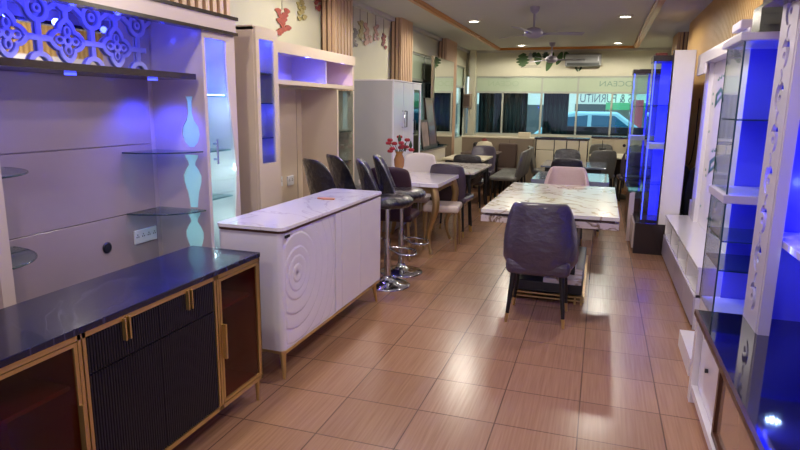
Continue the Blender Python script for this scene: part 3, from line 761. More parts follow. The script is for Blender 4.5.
# ------------------------------------------------------------------ bar stools
def stool():
    t = thing('bar_stool', 'stool', 'bar stool')
    obj('base', B().lathe([(.205, 0), (.205, .008), (.19, .018), (.10, .035), (.045, .06), (.035, .09)], n=40), M['chrome'], t)
    obj('column', B().cyl((0, 0, .06), (0, 0, .42), .03, n=20).cyl((0, 0, .42), (0, 0, .70), .02, n=20), M['chrome'], t)
    ft = [(.03*cosr(0), 0, .33)]
    loop_ = [(.03, -.02, .33), (.10, -.12, .31), (.21, -.13, .30), (.25, -.07, .30), (.25, .07, .30), (.21, .13, .30), (.10, .12, .31), (.03, .02, .33)]
    obj('footrest', B().tube(loop_, .011), M['chrome'], t)
    obj('lever', B().tube([(0, 0, .69), (.05, .12, .68), (.05, .2, .66)], .006), M['chrome'], t)
    s = B(); n = 28; prof = [(.12, .70), (.19, .715), (.215, .74), (.215, .775), (.19, .80), (.10, .805), (.001, .80)]
    vs = []
    for r, z in prof:
        for k in range(n): vs.append((r*1.02*cosr(2*PI*k/n), r*sinr(2*PI*k/n), z))
    s.add(vs, [(i*n+k, i*n+(k+1) % n, (i+1)*n+(k+1) % n, (i+1)*n+k) for i in range(len(prof)-1) for k in range(n)], True); s.add(vs[:n], [tuple(range(n))[::-1]])
    obj('seat', s, M['leather'], t)
    # shell back on -X side
    b = B(); na, nz = 18, 8; th = .035; rows = []
    for j in range(nz+1):
        v = j/nz
        for sgn in (0, 1):
            for i in range(na+1):
                a = (i/na-.5)*2; wrap = 1.35-.25*v; ang = PI+a*wrap
                r = .20+.035*v-(th if sgn else 0)
                hh = .74+.38*v*(1-.34*abs(a)**4)
                rows.append((r*cosr(ang)*1.0-.05*v, r*sinr(ang), hh))
    m_ = na+1; st = 2*m_; fs = []
    for j in range(nz):
        for i in range(na):
            a0 = j*st+i; fs.append((a0, a0+st, a0+st+1, a0+1)); c0 = j*st+m_+i; fs.append((c0, c0+1, c0+st+1, c0+st))
    for j in range(nz):
        fs.append((j*st, j*st+m_, (j+1)*st+m_, (j+1)*st)); fs.append((j*st+na, (j+1)*st+na, (j+1)*st+m_+na, j*st+m_+na))
    for i in range(na):
        fs.append((nz*st+i, nz*st+m_+i, nz*st+m_+i+1, nz*st+i+1)); fs.append((i, i+1, m_+i+1, m_+i))
    b.add(rows, fs, True); obj('backrest', b, M['leather'], t, sub=1)
    return t
st = stool()
G = 'wrapped bar stools around the high counter'
inst(st, -1.70, 4.80, .35, 'black wrapped bar stool nearest the far end of the white sideboard', G)
inst(st, -1.72, 5.25, .3, 'black wrapped bar stool just behind the nearest one', G)
inst(st, -2.17, 4.72, 1.0, 'black wrapped bar stool behind the white sideboard, nearer one by the beige unit', G)
inst(st, -2.17, 5.20, .8, 'black wrapped bar stool behind the white sideboard, farther one by the beige unit', G)

# ------------------------------------------------------------------ chairs
def leg4(t, w, d, z, m, tip=True, sp=.03, r0=.02, r1=.011, y0=0.):
    for sx in (-1, 1):
        for sy in (-1, 1):
            a = (sx*w, y0+sy*d, z); e = (sx*(w+sp), y0+sy*(d+sp), 0); mid = [e[i]+(a[i]-e[i])*.16/z*1.0 if i < 2 else .07 for i in range(3)]
            f = .07/z; mid = [e[i]+(a[i]-e[i])*f for i in range(3)]
            l = obj('leg', B().cyl(a, mid, r0, r1+(r0-r1)*f, 12), m, t)
            obj('tip', B().cyl(mid, e, r1+(r0-r1)*f+.001, r1, 12), M['gold'] if tip else m, l)
def tub_chair(mm, name='tub_chair', H=.91, low=.60, W=.27):
    t = thing(name, '', 'chair')
    b = B(); na, nz = 40, 12; th = .055; rows = []
    def rad(a):  # superellipse outline; a=0 at back (-Y)
        c, s_ = cosr(a), sinr(a); n = 3.2
        return 1/((abs(c)**n+abs(s_)**n)**(1/n))
    for j in range(nz+1):
        v = j/nz
        for sgn in (0, 1):
            for i in range(na+1):
                a = (i/na-.5)*2*2.15
                aa = abs(a); k = max(0, min(1, (aa-.80)/.62)); k = k*k*(3-2*k)
                top = H*(1-k)+low*k-.05*max(0, (aa-1.5)/.65)
                z = .40+(top-.40)*v
                flare = .86+.14*min(1, v*3.5) if v < .3 else 1.0-.13*max(0, (z-.62)/.3)
                r = rad(a)*flare-(th/.27 if sgn else 0)
                if v > .98: r = r+(-.035 if not sgn else .035)
                x = W*r*sinr(a); y = -W*.98*r*cosr(a)-.10*max(0, z-.55)*(1-k)
                rows.append((x, y, z))
    m_ = na+1; st_ = 2*m_; fs = []
    for j in range(nz):
        for i in range(na):
            a0 = j*st_+i; fs.append((a0, a0+1, a0+st_+1, a0+st_)); c0 = j*st_+m_+i; fs.append((c0, c0+st_, c0+st_+1, c0+1))
        fs.append((j*st_, (j+1)*st_, (j+1)*st_+m_, j*st_+m_)); fs.append((j*st_+na, j*st_+m_+na, (j+1)*st_+m_+na, (j+1)*st_+na))
    for i in range(na):
        fs.append((nz*st_+i, nz*st_+i+1, nz*st_+m_+i+1, nz*st_+m_+i)); fs.append((i, m_+i, m_+i+1, i+1))
    b.add(rows, fs, True); obj('backrest', b, mm, t, sub=1)
    obj('seat', B().box(-W+.04, W-.04, -W+.04, W+.02, .37, .50, .05), mm, t)
    leg4(t, .17, .17, .39, M['black_leg'], sp=.035, r0=.022)
    return t
tc = tub_chair(M['plastic_chair'])
# cling film over the near chair's back
inst(tc, -.36, 4.44, 0, 'dark purple tub chair in plastic wrap, seen from behind, nearest the camera')
tb = tub_chair(M['beige_velvet'], H=.90)
btn = B()
for r_ in range(3):
    for k in range(5): btn.lathe([(.012, 0), (.008, .006), (.001, .008)], (-.16+.08*k+(.04 if r_ % 2 else 0), 0, 0), 8)
inst(tb, -.33, 6.93, PI, 'pale beige tufted tub chair at the far end of the marble table')

def dining(mm, m_leg, name='dining_chair', H=.90, wrap=True, seatm=None, tip=True):
    t = thing(name, '', 'chair')
    b = B(); n, mz = 10, 10; vs = []
    for j in range(mz+1):
        v = j/mz
        for sg in (0, 1):
            for i in range(n+1):
                u = i/n*2-1; ww = .20+.03*sinr(v*PI*.9)-.03*max(0, v-.8)*5*.4
                z = .42+(H-.42)*v*(1-.06*abs(u)**3*v)
                y = -.20-.09*v+.05*abs(u)**2-(0 if sg else .045)
                vs.append((u*ww, y, z))
    m_ = n+1; s_ = 2*m_; fs = []
    for j in range(mz):
        for i in range(n):
            a = j*s_+i; fs.append((a, a+1, a+s_+1, a+s_)); c_ = j*s_+m_+i; fs.append((c_, c_+s_, c_+s_+1, c_+1))
        fs.append((j*s_, j*s_+s_, j*s_+s_+m_, j*s_+m_)); fs.append((j*s_+n, j*s_+m_+n, j*s_+s_+m_+n, j*s_+s_+n))
    for i in range(n): fs.append((mz*s_+i, mz*s_+i+1, mz*s_+m_+i+1, mz*s_+m_+i)); fs.append((i, m_+i, m_+i+1, i+1))
    b.add(vs, fs, True); obj('backrest', b, mm, t, sub=1)
    obj('seat', B().box(-.23, .23, -.22, .23, .41, .49, .035), seatm or mm, t)
    leg4(t, .18, .17, .42, m_leg, sp=.03, r0=.017, tip=tip)
    return t
dk = dining(M['plastic_chair'], M['black_leg']); gy = dining(M['grey_fabric'], M['black_leg']); mr = dining(M['maroon'], M['gold_soft'], H=.98, tip=False)
nv = dining(M['leather'], M['black_leg'], H=.88); wc = dining(M['white_chair'], M['gold_soft'], H=.98, tip=False)
GC = 'wrapped dining chairs in the middle row'
inst(nv, -.42, 8.95, 0, 'dark wrapped dining chair right behind the low slate topped table', GC)
inst(nv, -.52, 10.45, PI, 'dark wrapped dining chair farther back in the middle row', GC)
inst(gy, -.90, 11.0, -PI/2, 'grey dining chair seen side on in front of the cream cabinets', GC)
GR = 'grey chairs around the round table'
inst(gy, .0, 10.78, .3, 'grey dining chair at the left front of the round table', GR)
inst(gy, .08, 12.08, PI+.2, 'grey dining chair behind the round table on its left', GR)
inst(gy, .62, 12.0, PI-.3, 'grey dining chair behind the round table on its right', GR)
inst(dk, .55, 10.6, .1, 'dark dining chair at the right front of the round table beside the blue towers', GR)
GL = 'dining chairs of the left table row'
inst(mr, -1.98, 5.80, .1, 'dark maroon high back chair in front of the flower vase', GL)
inst(wc, -2.17, 7.08, PI, 'white upholstered gold framed chair behind the flower table', GL)
ot_ = thing('ottoman', 'low stool with lilac seat and gold legs tucked beside the flower table', 'stool', (0, 0, 0))
obj('seat', B().box(-.2, .2, -.2, .2, .42, .50, .03), M['lilac'], ot_)
leg4(ot_, .16, .16, .42, M['gold_soft'], sp=.02, r0=.016, tip=False)
place(ot_, -1.62, 6.42, .1)
inst(dk, -1.70, 7.20, -.05, 'dark dining chair at the near end of the second left table', GL)
inst(nv, -1.85, 8.98, 0, 'black plastic covered chair between the second and third left tables', GL)
inst(dk, -1.95, 10.32, PI, 'brown dark chair at the far end of the third left table', GL)
for i, y in enumerate((9.72, 10.2, 10.68)):
    inst(gy, -1.42, y, PI/2, 'grey wrapped chair on the aisle side, %s of three in a row' % ('nearest', 'middle', 'farthest')[i], 'grey chairs in a row by the aisle')

# ------------------------------------------------------------------ tables
T1 = thing('marble_table', 'large white marble dining table with gold brown veins in the middle aisle', 'table', (-.34, 5.6, 0))
obj('tabletop', B().box(-.86, .18, 4.65, 6.52, .735, .765, .004), M['tb_marble'], T1)
obj('gap_rail', B().box(-.83, .15, 4.68, 6.49, .715, .735), M['brown_edge'], T1)
obj('skirt', B().box(-.86, .18, 4.65, 6.52, .665, .715, .004), M['tb_marble2'], T1)
obj('pedestal', B().box(-.55, -.12, 5.0, 6.15, .16, .665), M['black'], T1)
obj('plinth', B().box(-.62, -.05, 4.85, 6.3, .07, .16, .01), M['black'], T1)
obj('plinth_slab', B().box(-.36, -.06, 4.83, 5.2, .16, .20, .005), M['tb_marble'], T1)
gf = B()
for z in (.03, .062): gf.box(-.64, -.03, 4.83, 6.32, z-.006, z+.006)
for x in (-.62, -.10, -.05): gf.box(x-.008, x+.008, 4.83, 4.85, 0, .07)
obj('gold_frame', gf, M['gold'], T1)
def table(name, x0, x1, y0, y1, h, mt, ml, label, gold=False, splay=0., group=None, th=.03):
    t = thing(name, label, 'table', ((x0+x1)/2, (y0+y1)/2, 0), group)
    obj('tabletop', B().box(x0, x1, y0, y1, h-th, h, .006), mt, t)
    obj('apron', B().box(x0+.06, x1-.06, y0+.06, y1-.06, h-th-.07, h-th), ml, t)
    for sx, x in ((-1, x0+.09), (1, x1-.09)):
        for sy, y in ((-1, y0+.09), (1, y1-.09)):
            if gold:   # cabriole
                P = []; R_ = []
                for k in range(13):
                    v = k/12; o_ = .045*sinr(v*PI*2.0)+.015; P.append((x+sx*o_, y+sy*o_*.6, (h-th)*(1-v))); R_.append(.034*(1-v)**.8+.012+.010*(v > .93))
                obj('leg', B().tube(P, .02, 10, radii=R_), ml, t)
            else:
                l = obj('leg', B().cyl((x, y, h-th), (x+sx*splay*.9, y+sy*splay*.9, .08), .024, .017, 12), ml, t)
                obj('tip', B().cyl((x+sx*splay*.9, y+sy*splay*.9, .08), (x+sx*splay, y+sy*splay, 0), .0175, .013, 12), M['gold'], l)
    return t
TL = 'dining tables of the left row'
f1 = table('dining_table', -2.45, -1.56, 5.95, 6.95, .775, M['wh_marble'], M['gold_soft'], 'white marble table with curved gold legs carrying the flower vase', True, th=.045)
table('dining_table', -2.35, -1.46, 7.35, 8.62, .76, M['tb_marble'], M['black_leg'], 'white marble table with black legs, second in the left row', splay=.05)
table('dining_table', -2.38, -1.70, 9.25, 10.1, .76, M['cream'], M['black_leg'], 'cream topped table with black legs, third in the left row', splay=.04)
table('dining_table', -2.38, -1.72, 10.62, 11.2, .76, M['brown_sofa'], M['black_leg'], 'brown topped table, farthest in the left row', splay=.03)
table('low_table', -.78, .14, 7.5, 8.5, .70, M['grey_top'], M['black'], 'low slate topped table in the middle row behind the beige chair', th=.06)
table('dining_table', -.82, .11, 9.15, 10.15, .72, M['grey_top'], M['black_leg'], 'glossy grey blue topped table, third in the middle row')
rt = thing('round_table', 'cream round dining table near the far cabinets', 'table', (.33, 11.35, 0))
obj('tabletop', B().lathe([(.46, .72), (.5, .73), (.5, .75), (.49, .755), (.001, .755)], (.33, 11.35, 0), 40), M['cream'], rt)
obj('pedestal', B().lathe([(.25, 0), (.24, .03), (.06, .08), (.05, .6), (.12, .72)], (.33, 11.35, 0)), M['black'], rt)
cv = B().lathe([(.035, 0), (.02, .01), (.025, .03), (.07, .12), (.072, .13), (.06, .13), (.02, .04)], (.05, 11.2, .756)).cyl((.05, 11.2, .79), (.04, 11.2, 1.02), .006)
tag(obj('cone_vase', cv, M['black']), 'black cone shaped vase with a stick on the round table', 'vase')
# flower vase
fv = thing('flower_vase', 'amber vase with red flowers on the gold legged table', 'vase', (-2.12, 6.35, .776))
obj('vase', B().lathe([(.045, 0), (.05, .02), (.03, .07), (.055, .13), (.06, .2), (.035, .26), (.05, .29)], (-2.12, 6.35, .776)), M['vase_or'], fv)
rnd = random.Random(3)
for k in range(15):
    a, r, h = rnd.uniform(0, 2*PI), rnd.uniform(.02, .16), rnd.uniform(.32, .47)
    p = Vector((-2.12+r*cosr(a), 6.35+r*sinr(a), .776+h-r*.4))
    s_ = obj('stem', B().tube([(-2.12, 6.35, 1.03), ((-2.12+p.x)/2, (6.35+p.y)/2, 1.09), p], .003, 5), M['leafd'], fv)
    b = B()
    if k % 4 == 3: b.lathe([(.006, -.05), (.022, 0), (.003, .05)], p, 6); obj('leaf', b, M['leafd'], s_)
    else:
        for q in range(6):
            d = Vector((cosr(q*1.05), sinr(q*1.05), .4))*.016; b.lathe([(.004, -.018), (.018, -.008), (.018, .008), (.004, .018)], p+d, 8)
        obj('blossom', b, M['flower'], s_)

# ------------------------------------------------------------------ left back: console, pictures, mirror
tm = thing('standing_mirror', 'tall frameless mirror standing against the left windows', 'mirror', (-2.72, 10.5, 0))
obj('mirror_pane', B().box(-2.72, -2.70, 9.9, 11.25, .5, 2.38), M['mirror'], tm)
obj('backing', B().box(-2.76, -2.72, 9.89, 11.26, .0, 2.39), M['greyboard'], tm)
cn = thing('console_table', 'glass topped console holding framed pictures by the left windows', 'console', (-2.62, 9.1, 0))
obj('top', B().box(-2.80, -2.42, 8.4, 9.85, .93, .945), M['glass_shelf'], cn)
obj('cabinet', B().box(-2.78, -2.46, 8.45, 9.8, .55, .9), M['cream'], cn)
obj('base', B().box(-2.76, -2.5, 8.5, 9.75, 0, .55).box(-2.8, -2.44, 8.42, 9.83, .9, .93), M['greyboard'], cn)
def picture(x, y, z, w, h, m, label, lean=.12):
    t = thing('framed_picture', label, 'picture', (x, y, z))
    P = lambda yy, zz, o: (x+o-(zz)*lean, y+yy, z+zz)
    def slab(y0, y1, z0, z1, o0, o1): 
        b = B(); vs = [P(a, c_, o) for o in (o0, o1) for a, c_ in ((y0, z0), (y1, z0), (y1, z1), (y0, z1))]
        return b.add(vs, [(3, 2, 1, 0), (4, 5, 6, 7), (0, 1, 5, 4), (1, 2, 6, 5), (2, 3, 7, 6), (3, 0, 4, 7)])
    obj('canvas', slab(-w/2+.02, w/2-.02, .02, h-.02, 0, .012), m, t)
    fb = slab(-w/2, -w/2+.03, 0, h, -.005, .02)
    for a in ((w/2-.03, w/2, 0, h), (-w/2, w/2, 0, .03), (-w/2, w/2, h-.03, h)):
        q = slab(*a, -.005, .02); fb.add(q.v, q.f)
    obj('frame', fb, M['picture_frame'], t)
picture(-2.5, 8.75, .946, .42, .42, M['canvas'], 'pale framed picture leaning on the glass console')
picture(-2.56, 9.35, .946, .5, .75, M['canvas2'], 'tall reddish brown framed picture leaning behind the pale one')
ds = thing('low_cabinet', 'grey brown low cabinet below the far left windows', 'cabinet', (-1.9, 11.9, 0))
obj('body', B().box(-2.6, -1.2, 11.7, 12.15, 0, .98), M['greyboard'], ds)
for x in (-2.12, -1.66): obj('door_gap', B().box(x-.004, x+.004, 11.696, 11.70, .05, .95), M['brown_sofa'], ds)
obj('top', B().box(-2.62, -1.18, 11.68, 12.16, .98, 1.0), M['cream'], ds)
tag(obj('display_box', B().box(-1.52, -1.3, 11.8, 12.0, 1.0, 1.1, .01), M['cream']), 'cream box on the far grey brown cabinet', 'box')
for x0, x1, m_, lb in ((-1.85, -1.5, 'brown_sofa', 'brown armchair in front of the far low cabinet, right one'), (-2.35, -2.0, 'black', 'black armchair in front of the far low cabinet, left one')):
    t = thing('armchair', lb, 'armchair', ((x0+x1)/2, 11.45, 0))
    obj('backrest', B().box(x0, x1, 11.55, 11.66, .40, .90, .04), M[m_], t)
    obj('seat', B().box(x0, x1, 11.25, 11.56, .30, .44, .03), M[m_], t)
    for x in (x0+.04, x1-.04):
        for y in (11.29, 11.61): obj('leg', B().cyl((x, y, .32), (x, y, 0), .015), M['black_leg'], t)
vv = thing('cream_vase', 'squat cream vase with red lid on the farthest left table', 'vase', (-2.0, 10.9, .761))
obj('pot', B().lathe([(.08, 0), (.13, .05), (.15, .12), (.12, .18), (.05, .2)], (-2.0, 10.9, .761)), M['cream'], vv)
obj('lid', B().lathe([(.05, .2), (.055, .22), (.02, .25), (.001, .26)], (-2.0, 10.9, .761)), M['dred_orn'], vv)

# ------------------------------------------------------------------ far cream cabinets
cb = thing('cream_cabinet', 'cream cabinet with dark frame in front of the far window, left one', 'cabinet', (-.65, 11.5, 0))
obj('body', B().box(-1.14, -.20, 11.42, 11.8, .10, 1.0), M['dark_wood'], cb)
obj('top', B().box(-1.16, -.18, 11.38, 11.82, 1.0, 1.03), M['dark_wood'], cb)
obj('plinth', B().box(-1.12, -.22, 11.46, 11.78, 0, .1), M['black'], cb)
for x0, x1 in ((-1.12, -.80), (-.79, -.58), (-.57, -.36), (-.35, -.21)):
    d = obj('door', B().box(x0, x1-.006, 11.40, 11.42, .12, .99 if x0 > -1 else .80, .003), M['cream'], cb)
    if x0 == -.57: obj('rosette', B().lathe([(.03, 0), (.03, .9)], (0, 0, 0)).cyl((0, 0, 0), (0, 0, .01), .01) if False else B().cyl((-.465, 11.398, .80), (-.465, 11.40, .80), .035), M['greyboard'], d)
obj('drawer', B().box(-1.12, -.806, 11.40, 11.42, .81, .99, .003), M['cream'], cb)
cc = thing('cream_cabinet', 'long cream cabinet with dark round knobs near the window, right one', 'cabinet', (.4, 12.6, 0))
obj('body', B().box(-.15, 1.05, 12.5, 12.9, 0, 1.0), M['cream'], cc)
obj('top', B().box(-.17, 1.07, 12.47, 12.92, 1.0, 1.03), M['dark_wood'], cc)
for k in range(3):
    d = obj('door', B().box(-.14+.4*k, .24+.4*k, 12.48, 12.5, .05, .98, .003), M['cream'], cc)
    obj('knob', B().cyl((.05+.4*k, 12.47, .87), (.05+.4*k, 12.48, .87), .03), M['badge'], d)

# ------------------------------------------------------------------ right: unit C, brown TV unit with blue glass towers
C = thing('tv_wall_unit', 'dark brown television unit with two blue lit glass towers and pale side panel', 'wall unit', (.6, 8.0, 0))
obj('base_box', B().box(.43, .86, 6.9, 7.7, 0, .34), M['dark_wood'], C)
obj('drawer_front', B().box(.415, .43, 7.0, 7.66, .04, .32), M['lilac'], C)
obj('side_panel', B().box(.66, .86, 6.9, 6.95, .34, 2.16, .003), M['white_gloss'], C, label='tall pale end panel')
obj('dark_edge', B().box(.645, .66, 6.9, 6.95, .34, 2.16), M['dark_wood'], C)
obj('back_panel', B().box(.84, .87, 6.95, 10.2, .34, 2.1), M['lilac'], C)
obj('glass_counter', B().box(.36, .84, 7.55, 9.3, .60, .615), M['glass_shelf'], C)
obj('counter_base', B().box(.42, .84, 7.7, 9.3, 0, .5).box(.38, .40, 7.56, 9.28, .58, .60), M['brown_edge'], C)
obj('counter_leg', B().box(.38, .44, 7.56, 7.62, 0, .6), M['lilac'], C)
def tower(y0, x0=.45, z0=.36, z1=2.06, w=.36):
    o = obj('tower_cap', B().box(x0, .84, y0, y0+w, z1, z1+.06), M['dark_wood'], C)
    obj('tower_foot', B().box(x0, .84, y0, y0+w, z0-.02, z0), M['dark_wood'], C)
    obj('tower_back', B().box(.80, .84, y0+.01, y0+w-.01, z0, z1).box(.58, .80, y0+w-.02, y0+w-.012, z0, z1), M['glow_board'], o)
    gp = B().box(x0+.01, .80, y0+.005, y0+.01, z0, z1).box(x0+.01, .80, y0+w-.01, y0+w-.005, z0, z1).box(x0+.005, x0+.01, y0+.005, y0+w-.005, z0, z1)
    obj('tower_glass', gp, M['glass'], o)
    obj('led_strip', B().box(x0+.02, x0+.028, y0+.02, y0+.028, z0, z1), M['led_blue'], o)
    obj('shelf', B().box(x0+.02, .80, y0+.02, y0+w-.02, 1.14, 1.20), M['case_white'], o)
    obj('glass_shelf', B().box(x0+.02, .80, y0+.02, y0+w-.02, .75, .758).box(x0+.02, .80, y0+.02, y0+w-.02, 1.6, 1.608), M['glass_shelf'], o)
    light('AREA', 'tower_led', (x0+.03, y0+w*.5, (z0+z1)/2), 12, BLUE, 1.6, rot=(0, -PI/2, 0), sy=.02)
tower(7.02, .47); tower(9.0, .36, .62, 2.04)
tag(obj('sheet_roll', B().box(.5, .62, 7.2, 7.5, 2.122, 2.16, .01), M['dred_orn']), 'red wrapped item lying on top of the blue glass tower', 'package')
# slat wall cable
tag(obj('wall_cable', B().tube([(1.095, 8.1, 1.7), (1.09, 8.05, 1.2), (1.09, 8.2, .95), (1.09, 8.35, .88)], .006, 6), M['cable']), 'thin black cable hanging on the slatted right wall', 'cable')
def boardblack(x, y, label):
    t = thing('folded_chair', label, 'chair', (x, y, 0))
    obj('backrest', B().prism([(-.07, 0), (.07, 0), (.08, .3), (.06, .5), (0, .56), (-.06, .5), (-.08, .3)], ((x, y, .4), (1, 0, .0), (0, 0, 1)), .04), M['black'], t, bevel=.01)
    obj('seat', B().box(x-.08, x+.08, y-.15, y+.15, .36, .42, .01), M['black'], t)
    obj('leg', B().box(x-.07, x-.05, y-.1, y-.08, 0, .4), M['black'], t); obj('leg', B().box(x+.05, x+.07, y-.1, y-.08, 0, .4), M['black'], t)
boardblack(.93, 7.55, 'black rounded chair back against the slatted right wall, left one')
boardblack(1.0, 7.2, 'black rounded chair back against the slatted right wall, right one')

# ------------------------------------------------------------------ right: unit B, white low cabinet with boards
D = thing('white_tv_unit', 'long low white television cabinet with open cubbies and stickered tall board', 'tv unit', (.95, 5.7, 0))
bx0, by0, by1 = .73, 4.55, 6.86
obj('top', B().box(bx0-.01, 1.11, by0, by1, .445, .465), M['white_gloss'], D)
cbx = B().box(bx0, 1.1, by0, by0+.02, 0, .445).box(bx0, 1.1, by1-.02, by1, 0, .445).box(1.08, 1.1, by0, by1, 0, .445).box(bx0, 1.1, by0, by1, .24, .26).box(bx0+.02, 1.1, by0, by1, .0, .03)
n = 4; p = (by1-by0)/n
for k in range(1, n): cbx.box(bx0, 1.08, by0+p*k-.03, by0+p*k+.03, .26, .445)
obj('carcass', cbx, M['white_gloss'], D)
for k in range(n): obj('drawer', B().box(bx0-.012, bx0+.005, by0+p*k+.005, by0+p*(k+1)-.005, .03, .245, .003), M['case_white'], D)
obj('recess_back', B().box(bx0+.25, bx0+.26, by0+.02, by1-.02, .26, .445), M['black'], D)  # black board set in to darken the open cubbies, painted shade
obj('tall_board', B().box(.98, 1.0, 4.75, 6.5, .465, 2.0), M['white_gloss'], D, bevel=.002)
obj('tall_frame', B().box(.94, 1.06, 6.5, 6.72, .465, 2.0), M['white_gloss'], D)
obj('blue_niche', B().box(.97, 1.06, 6.72, 6.84, .64, 2.0), M['glow_board'], D)
obj('niche_foot', B().box(.94, 1.06, 6.72, 6.86, .465, .64), M['case_white'], D)
obj('header', B().box(.88, 1.08, 4.62, 6.88, 2.0, 2.1).box(.88, .90, 6.4, 6.88, 1.9, 2.0), M['white_gloss'], D)
light('AREA', 'niche_led', (.90, 6.78, 1.25), 1.2, BLUE, 1.2, rot=(0, -PI/2, 0), sy=.02)
stk = B()
FX = lambda y, z: ((.9795, y, z), (0, -1, 0), (0, 0, 1))
def logo(y, z, s):
    # angular bracket mark
    for pl in ([(-.5, .25), (.05, .6), (.5, .25), (.35, .12), (.05, .36), (-.3, .12)], [(-.5, .25), (-.3, .12), (-.3, -.32), (-.5, -.45)], [(-.5, -.45), (-.3, -.32), (.2, .02), (.5, -.2), (.5, .0), (.2, .22), (-.35, -.18)]):
        stk.prism([(a*s*2.4, b_*s) for a, b_ in pl], FX(y, z), .001)
for y, z in ((6.05, 1.66), (5.98, 1.055)): logo(y, z, .17)
for y, z in ((6.1, 1.20), (5.95, .60), (5.7, .52), (6.2, 1.84)):
    for k in range(3): stk.prism([(-.04, -.018), (.04, -.018), (.04, .018), (.01, .018), (.01, 0), (-.04, 0)], FX(y-.12*k, z+.012*k), .001)
for y, z in ((6.4, 1.71), (6.38, 1.62), (6.4, 1.36), (6.35, 1.0), (6.3, .95), (6.4, .64)): stk.prism(ell(0, 0, .03, .014, 8), FX(y, z), .001)
obj('green_sticker', stk, M['green'], D, label='green printed stickers on the board')
# glass case B
K = thing('glass_display_case', 'tall glass display case glowing blue behind the dark glass counter', 'display case', (.95, 4.2, 0))
kx0, kx1, ky0, ky1 = .73, 1.10, 3.92, 4.42
obj('plinth', B().box(.60, 1.1, 3.70, 4.2, 0, .11).box(.74, 1.1, 3.92, 4.42, .11, .30), M['white_gloss'], K)
obj('back_board', B().box(kx1, kx1+.02, 3.5, ky1, .30, 1.94), M['glow_board'], K)
obj('side_board', B().box(kx0+.13, kx1, ky1-.01, ky1, .30, 1.94), M['glow_board'], K)
obj('glass', B().box(kx0, kx1, ky0, ky0+.006, .30, 1.94).box(kx0, kx0+.006, ky0, ky1, .30, 1.94), M['glass'], K)
obj('glass_edge', B().box(kx0-.003, kx0+.006, ky0-.003, ky0+.005, .30, 1.94).box(kx0-.001, kx0+.005, ky1-.006, ky1, .30, 1.94), M['glass_edge'], K)
obj('case_top', B().box(kx0-.03, kx1+.02, ky0-.04, ky1+.02, 1.94, 1.985, .006), M['case_white'], K)
obj('case_shelf', B().box(kx0-.02, kx1, ky0-.03, ky1, 1.02, 1.07, .006), M['case_white'], K)
obj('glass_shelf', B().box(kx0+.01, kx1, ky0+.01, ky1-.01, .60, .608).box(kx0+.01, kx1, ky0+.01, ky1-.01, .78, .788).box(kx0+.01, kx1, ky0+.01, ky1-.01, 1.5, 1.508), M['glass_edge'], K)
for y in (3.93, 4.39): light('AREA', 'case_led', (kx0+.02, y, 1.12), 5, BLUE, 1.6, rot=(0, -PI/2, 0), sy=.02)
tag(obj('sheet_stack', B().box(.80, 1.05, 3.95, 4.15, 1.99, 2.14).box(.82, 1.04, 3.94, 4.16, 2.03, 2.035).box(.82, 1.04, 3.94, 4.16, 2.09, 2.095), M['steelwrap']), 'shiny grey striped stack of sheets on top of the glass case', 'package')
ot = B().box(.84, 1.0, 4.7, 5.0, 2.10, 2.16, .008)
tag(obj('white_box', ot, M['case_white']), 'small white box on the header of the white unit', 'box')

# ------------------------------------------------------------------ right: unit A, nearest
A = thing('tv_wall_unit', 'nearest white wall unit with dark glass counter and blue lit carved column', 'wall unit', (.9, 2.5, 0))
ax, az = .555, .50
obj('counter', B().box(ax, 1.12, .6, 3.42, az-.022, az), M['black_glass'], A)
obj('counter_edge', B().box(ax-.004, ax+.012, .6, 3.424, az-.026, az+.001), M['brown_edge'], A)
obj('carcass', B().box(ax+.005, 1.1, 3.34, 3.40, 0, az-.022).box(ax+.04, 1.1, .6, 3.34, .0, .06).box(ax+.06, 1.1, .6, 3.34, .06, az-.026).box(ax+.01, ax+.06, .6, 3.34, .06, .10), M['white_gloss'], A)
d = obj('drawer', B().box(ax+.035, ax+.06, 2.83, 3.32, .11, az-.04, .003), M['white_gloss'], A)
obj('knob', B().cyl((ax+.02, 3.1, .29), (ax+.035, 3.1, .29), .011), M['badge'], d)
d = obj('drawer', B().plate([(1.9, .11), (2.8, .11), (2.8, az-.04), (1.9, az-.04)], [[(1.94, .14), (2.77, .14), (2.77, az-.06), (1.94, az-.06)]], ((ax+.02, 0, 0), (0, 1, 0), (0, 0, 1)), .02), M['brown_edge'], A)
obj('pane', B().box(ax+.035, ax+.04, 1.93, 2.78, .13, az-.05), mat('beige_lacquer_glass', (176, 140, 118), .12, coat=.7), d)
obj('back_board', B().box(1.1, 1.115, .6, 3.42, az, 2.3), M['glow_board'], A)
obj('floor_panel', B().box(ax+.05, ax+.055, .6, .61, .1, .2), M['white_gloss'], A)
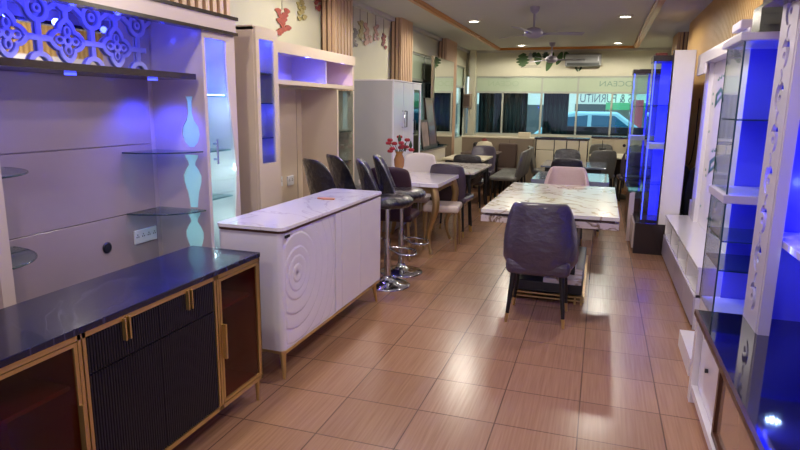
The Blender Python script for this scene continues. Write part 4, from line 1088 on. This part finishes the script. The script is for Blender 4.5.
# carved column board
cb0, cb1, ch = 3.14, 3.41, 1.85
def scroll(cx, z, s, r, a0, a1, w):   # tapering crescent
    n = 14; o = []; q = []
    for i in range(n+1):
        v = i/n; t = a0+(a1-a0)*v; ww = w*sinr(PI*(.08+.84*v))
        o.append((cx+s*(r+ww/2)*cosr(t), z+(r+ww/2)*sinr(t))); q.append((cx+s*(r-ww/2)*cosr(t), z+(r-ww/2)*sinr(t)))
    return o+q[::-1]
holes = []
for k in range(9):
    z = .14+.195*k; s_ = 1 if k % 2 == 0 else -1
    holes.append(scroll(.135-s_*.01, z, s_, .058, -1.3, 2.5, .052))
    holes.append(ell(.135-s_*.01, z, .024, .018, 12))
    holes.append(scroll(.135+s_*.035, z+.098, -s_, .034, -1.4, 1.4, .028))
obj('carved_board', B().plate([(0, 0), (.27, 0), (.27, ch), (0, ch)], holes, ((.80, cb1, az), (0, -1, 0), (0, 0, 1)), .02), M['case_white'], A, label='white board with carved scroll openings')
obj('board_edge', B().box(.785, .835, cb0-.02, cb0, az, az+ch), M['case_white'], A)
obj('end_board', B().box(.83, 1.1, cb1-.01, cb1+.01, az, 2.35), M['glow_board'], A)
for z in (.93, 1.52): obj('shelf', B().box(.84, 1.1, 1.5, 3.38, z, z+.035, .005), M['case_white'], A)
obj('top', B().box(.70, 1.12, .6, 3.45, 2.05, 2.2), M['dark_wood'], A)
obj('led_cluster', B().lathe([(.04, 0), (.035, .012), (.001, .014)], (.64, 2.22, az)), M['led_blue'], A) if False else None
for y, e in ((3.0, 5), (2.0, 7)): light('AREA', 'unit_led', (.83, y, 1.3), e, BLUE, 1.4, rot=(0, -PI/2, 0), sy=.02)
light('POINT', 'unit_led', (.97, 3.28, 1.2), 3, BLUE, .02)
lc = B()
for k in range(14):
    a, r = k*2.4, .0085*math.sqrt(k); lc.cyl((.90+r*cosr(a), 3.12+r*sinr(a), .929), (.90+r*cosr(a), 3.12+r*sinr(a), .922), .0035, n=8)
lo = obj('led_cluster', lc, M['led_dot'], A); lo['kind'] = 'stuff'

# ------------------------------------------------------------------ sun, added lavender fill and view
sl = bpy.data.lights.new('sun', 'SUN'); sl.energy = 7; sl.angle = .1; sl.color = (.82, .95, 1)
so = bpy.data.objects.new('sun', sl); COL.objects.link(so); so.rotation_euler = (math.radians(28), 0, math.radians(-12))
w = bpy.data.worlds.new('world'); scene.world = w; w.use_nodes = True
bg = w.node_tree.nodes['Background']; bg.inputs[0].default_value = (.74, .70, 1., 1); bg.inputs[1].default_value = .85  # added fill through the open back, tinted to turn the foreground violet
scene.view_settings.view_transform = 'Standard'; scene.view_settings.look = 'None'
scene.view_settings.exposure = .12; scene.view_settings.gamma = 1.; scene.view_settings.use_curve_mapping = False
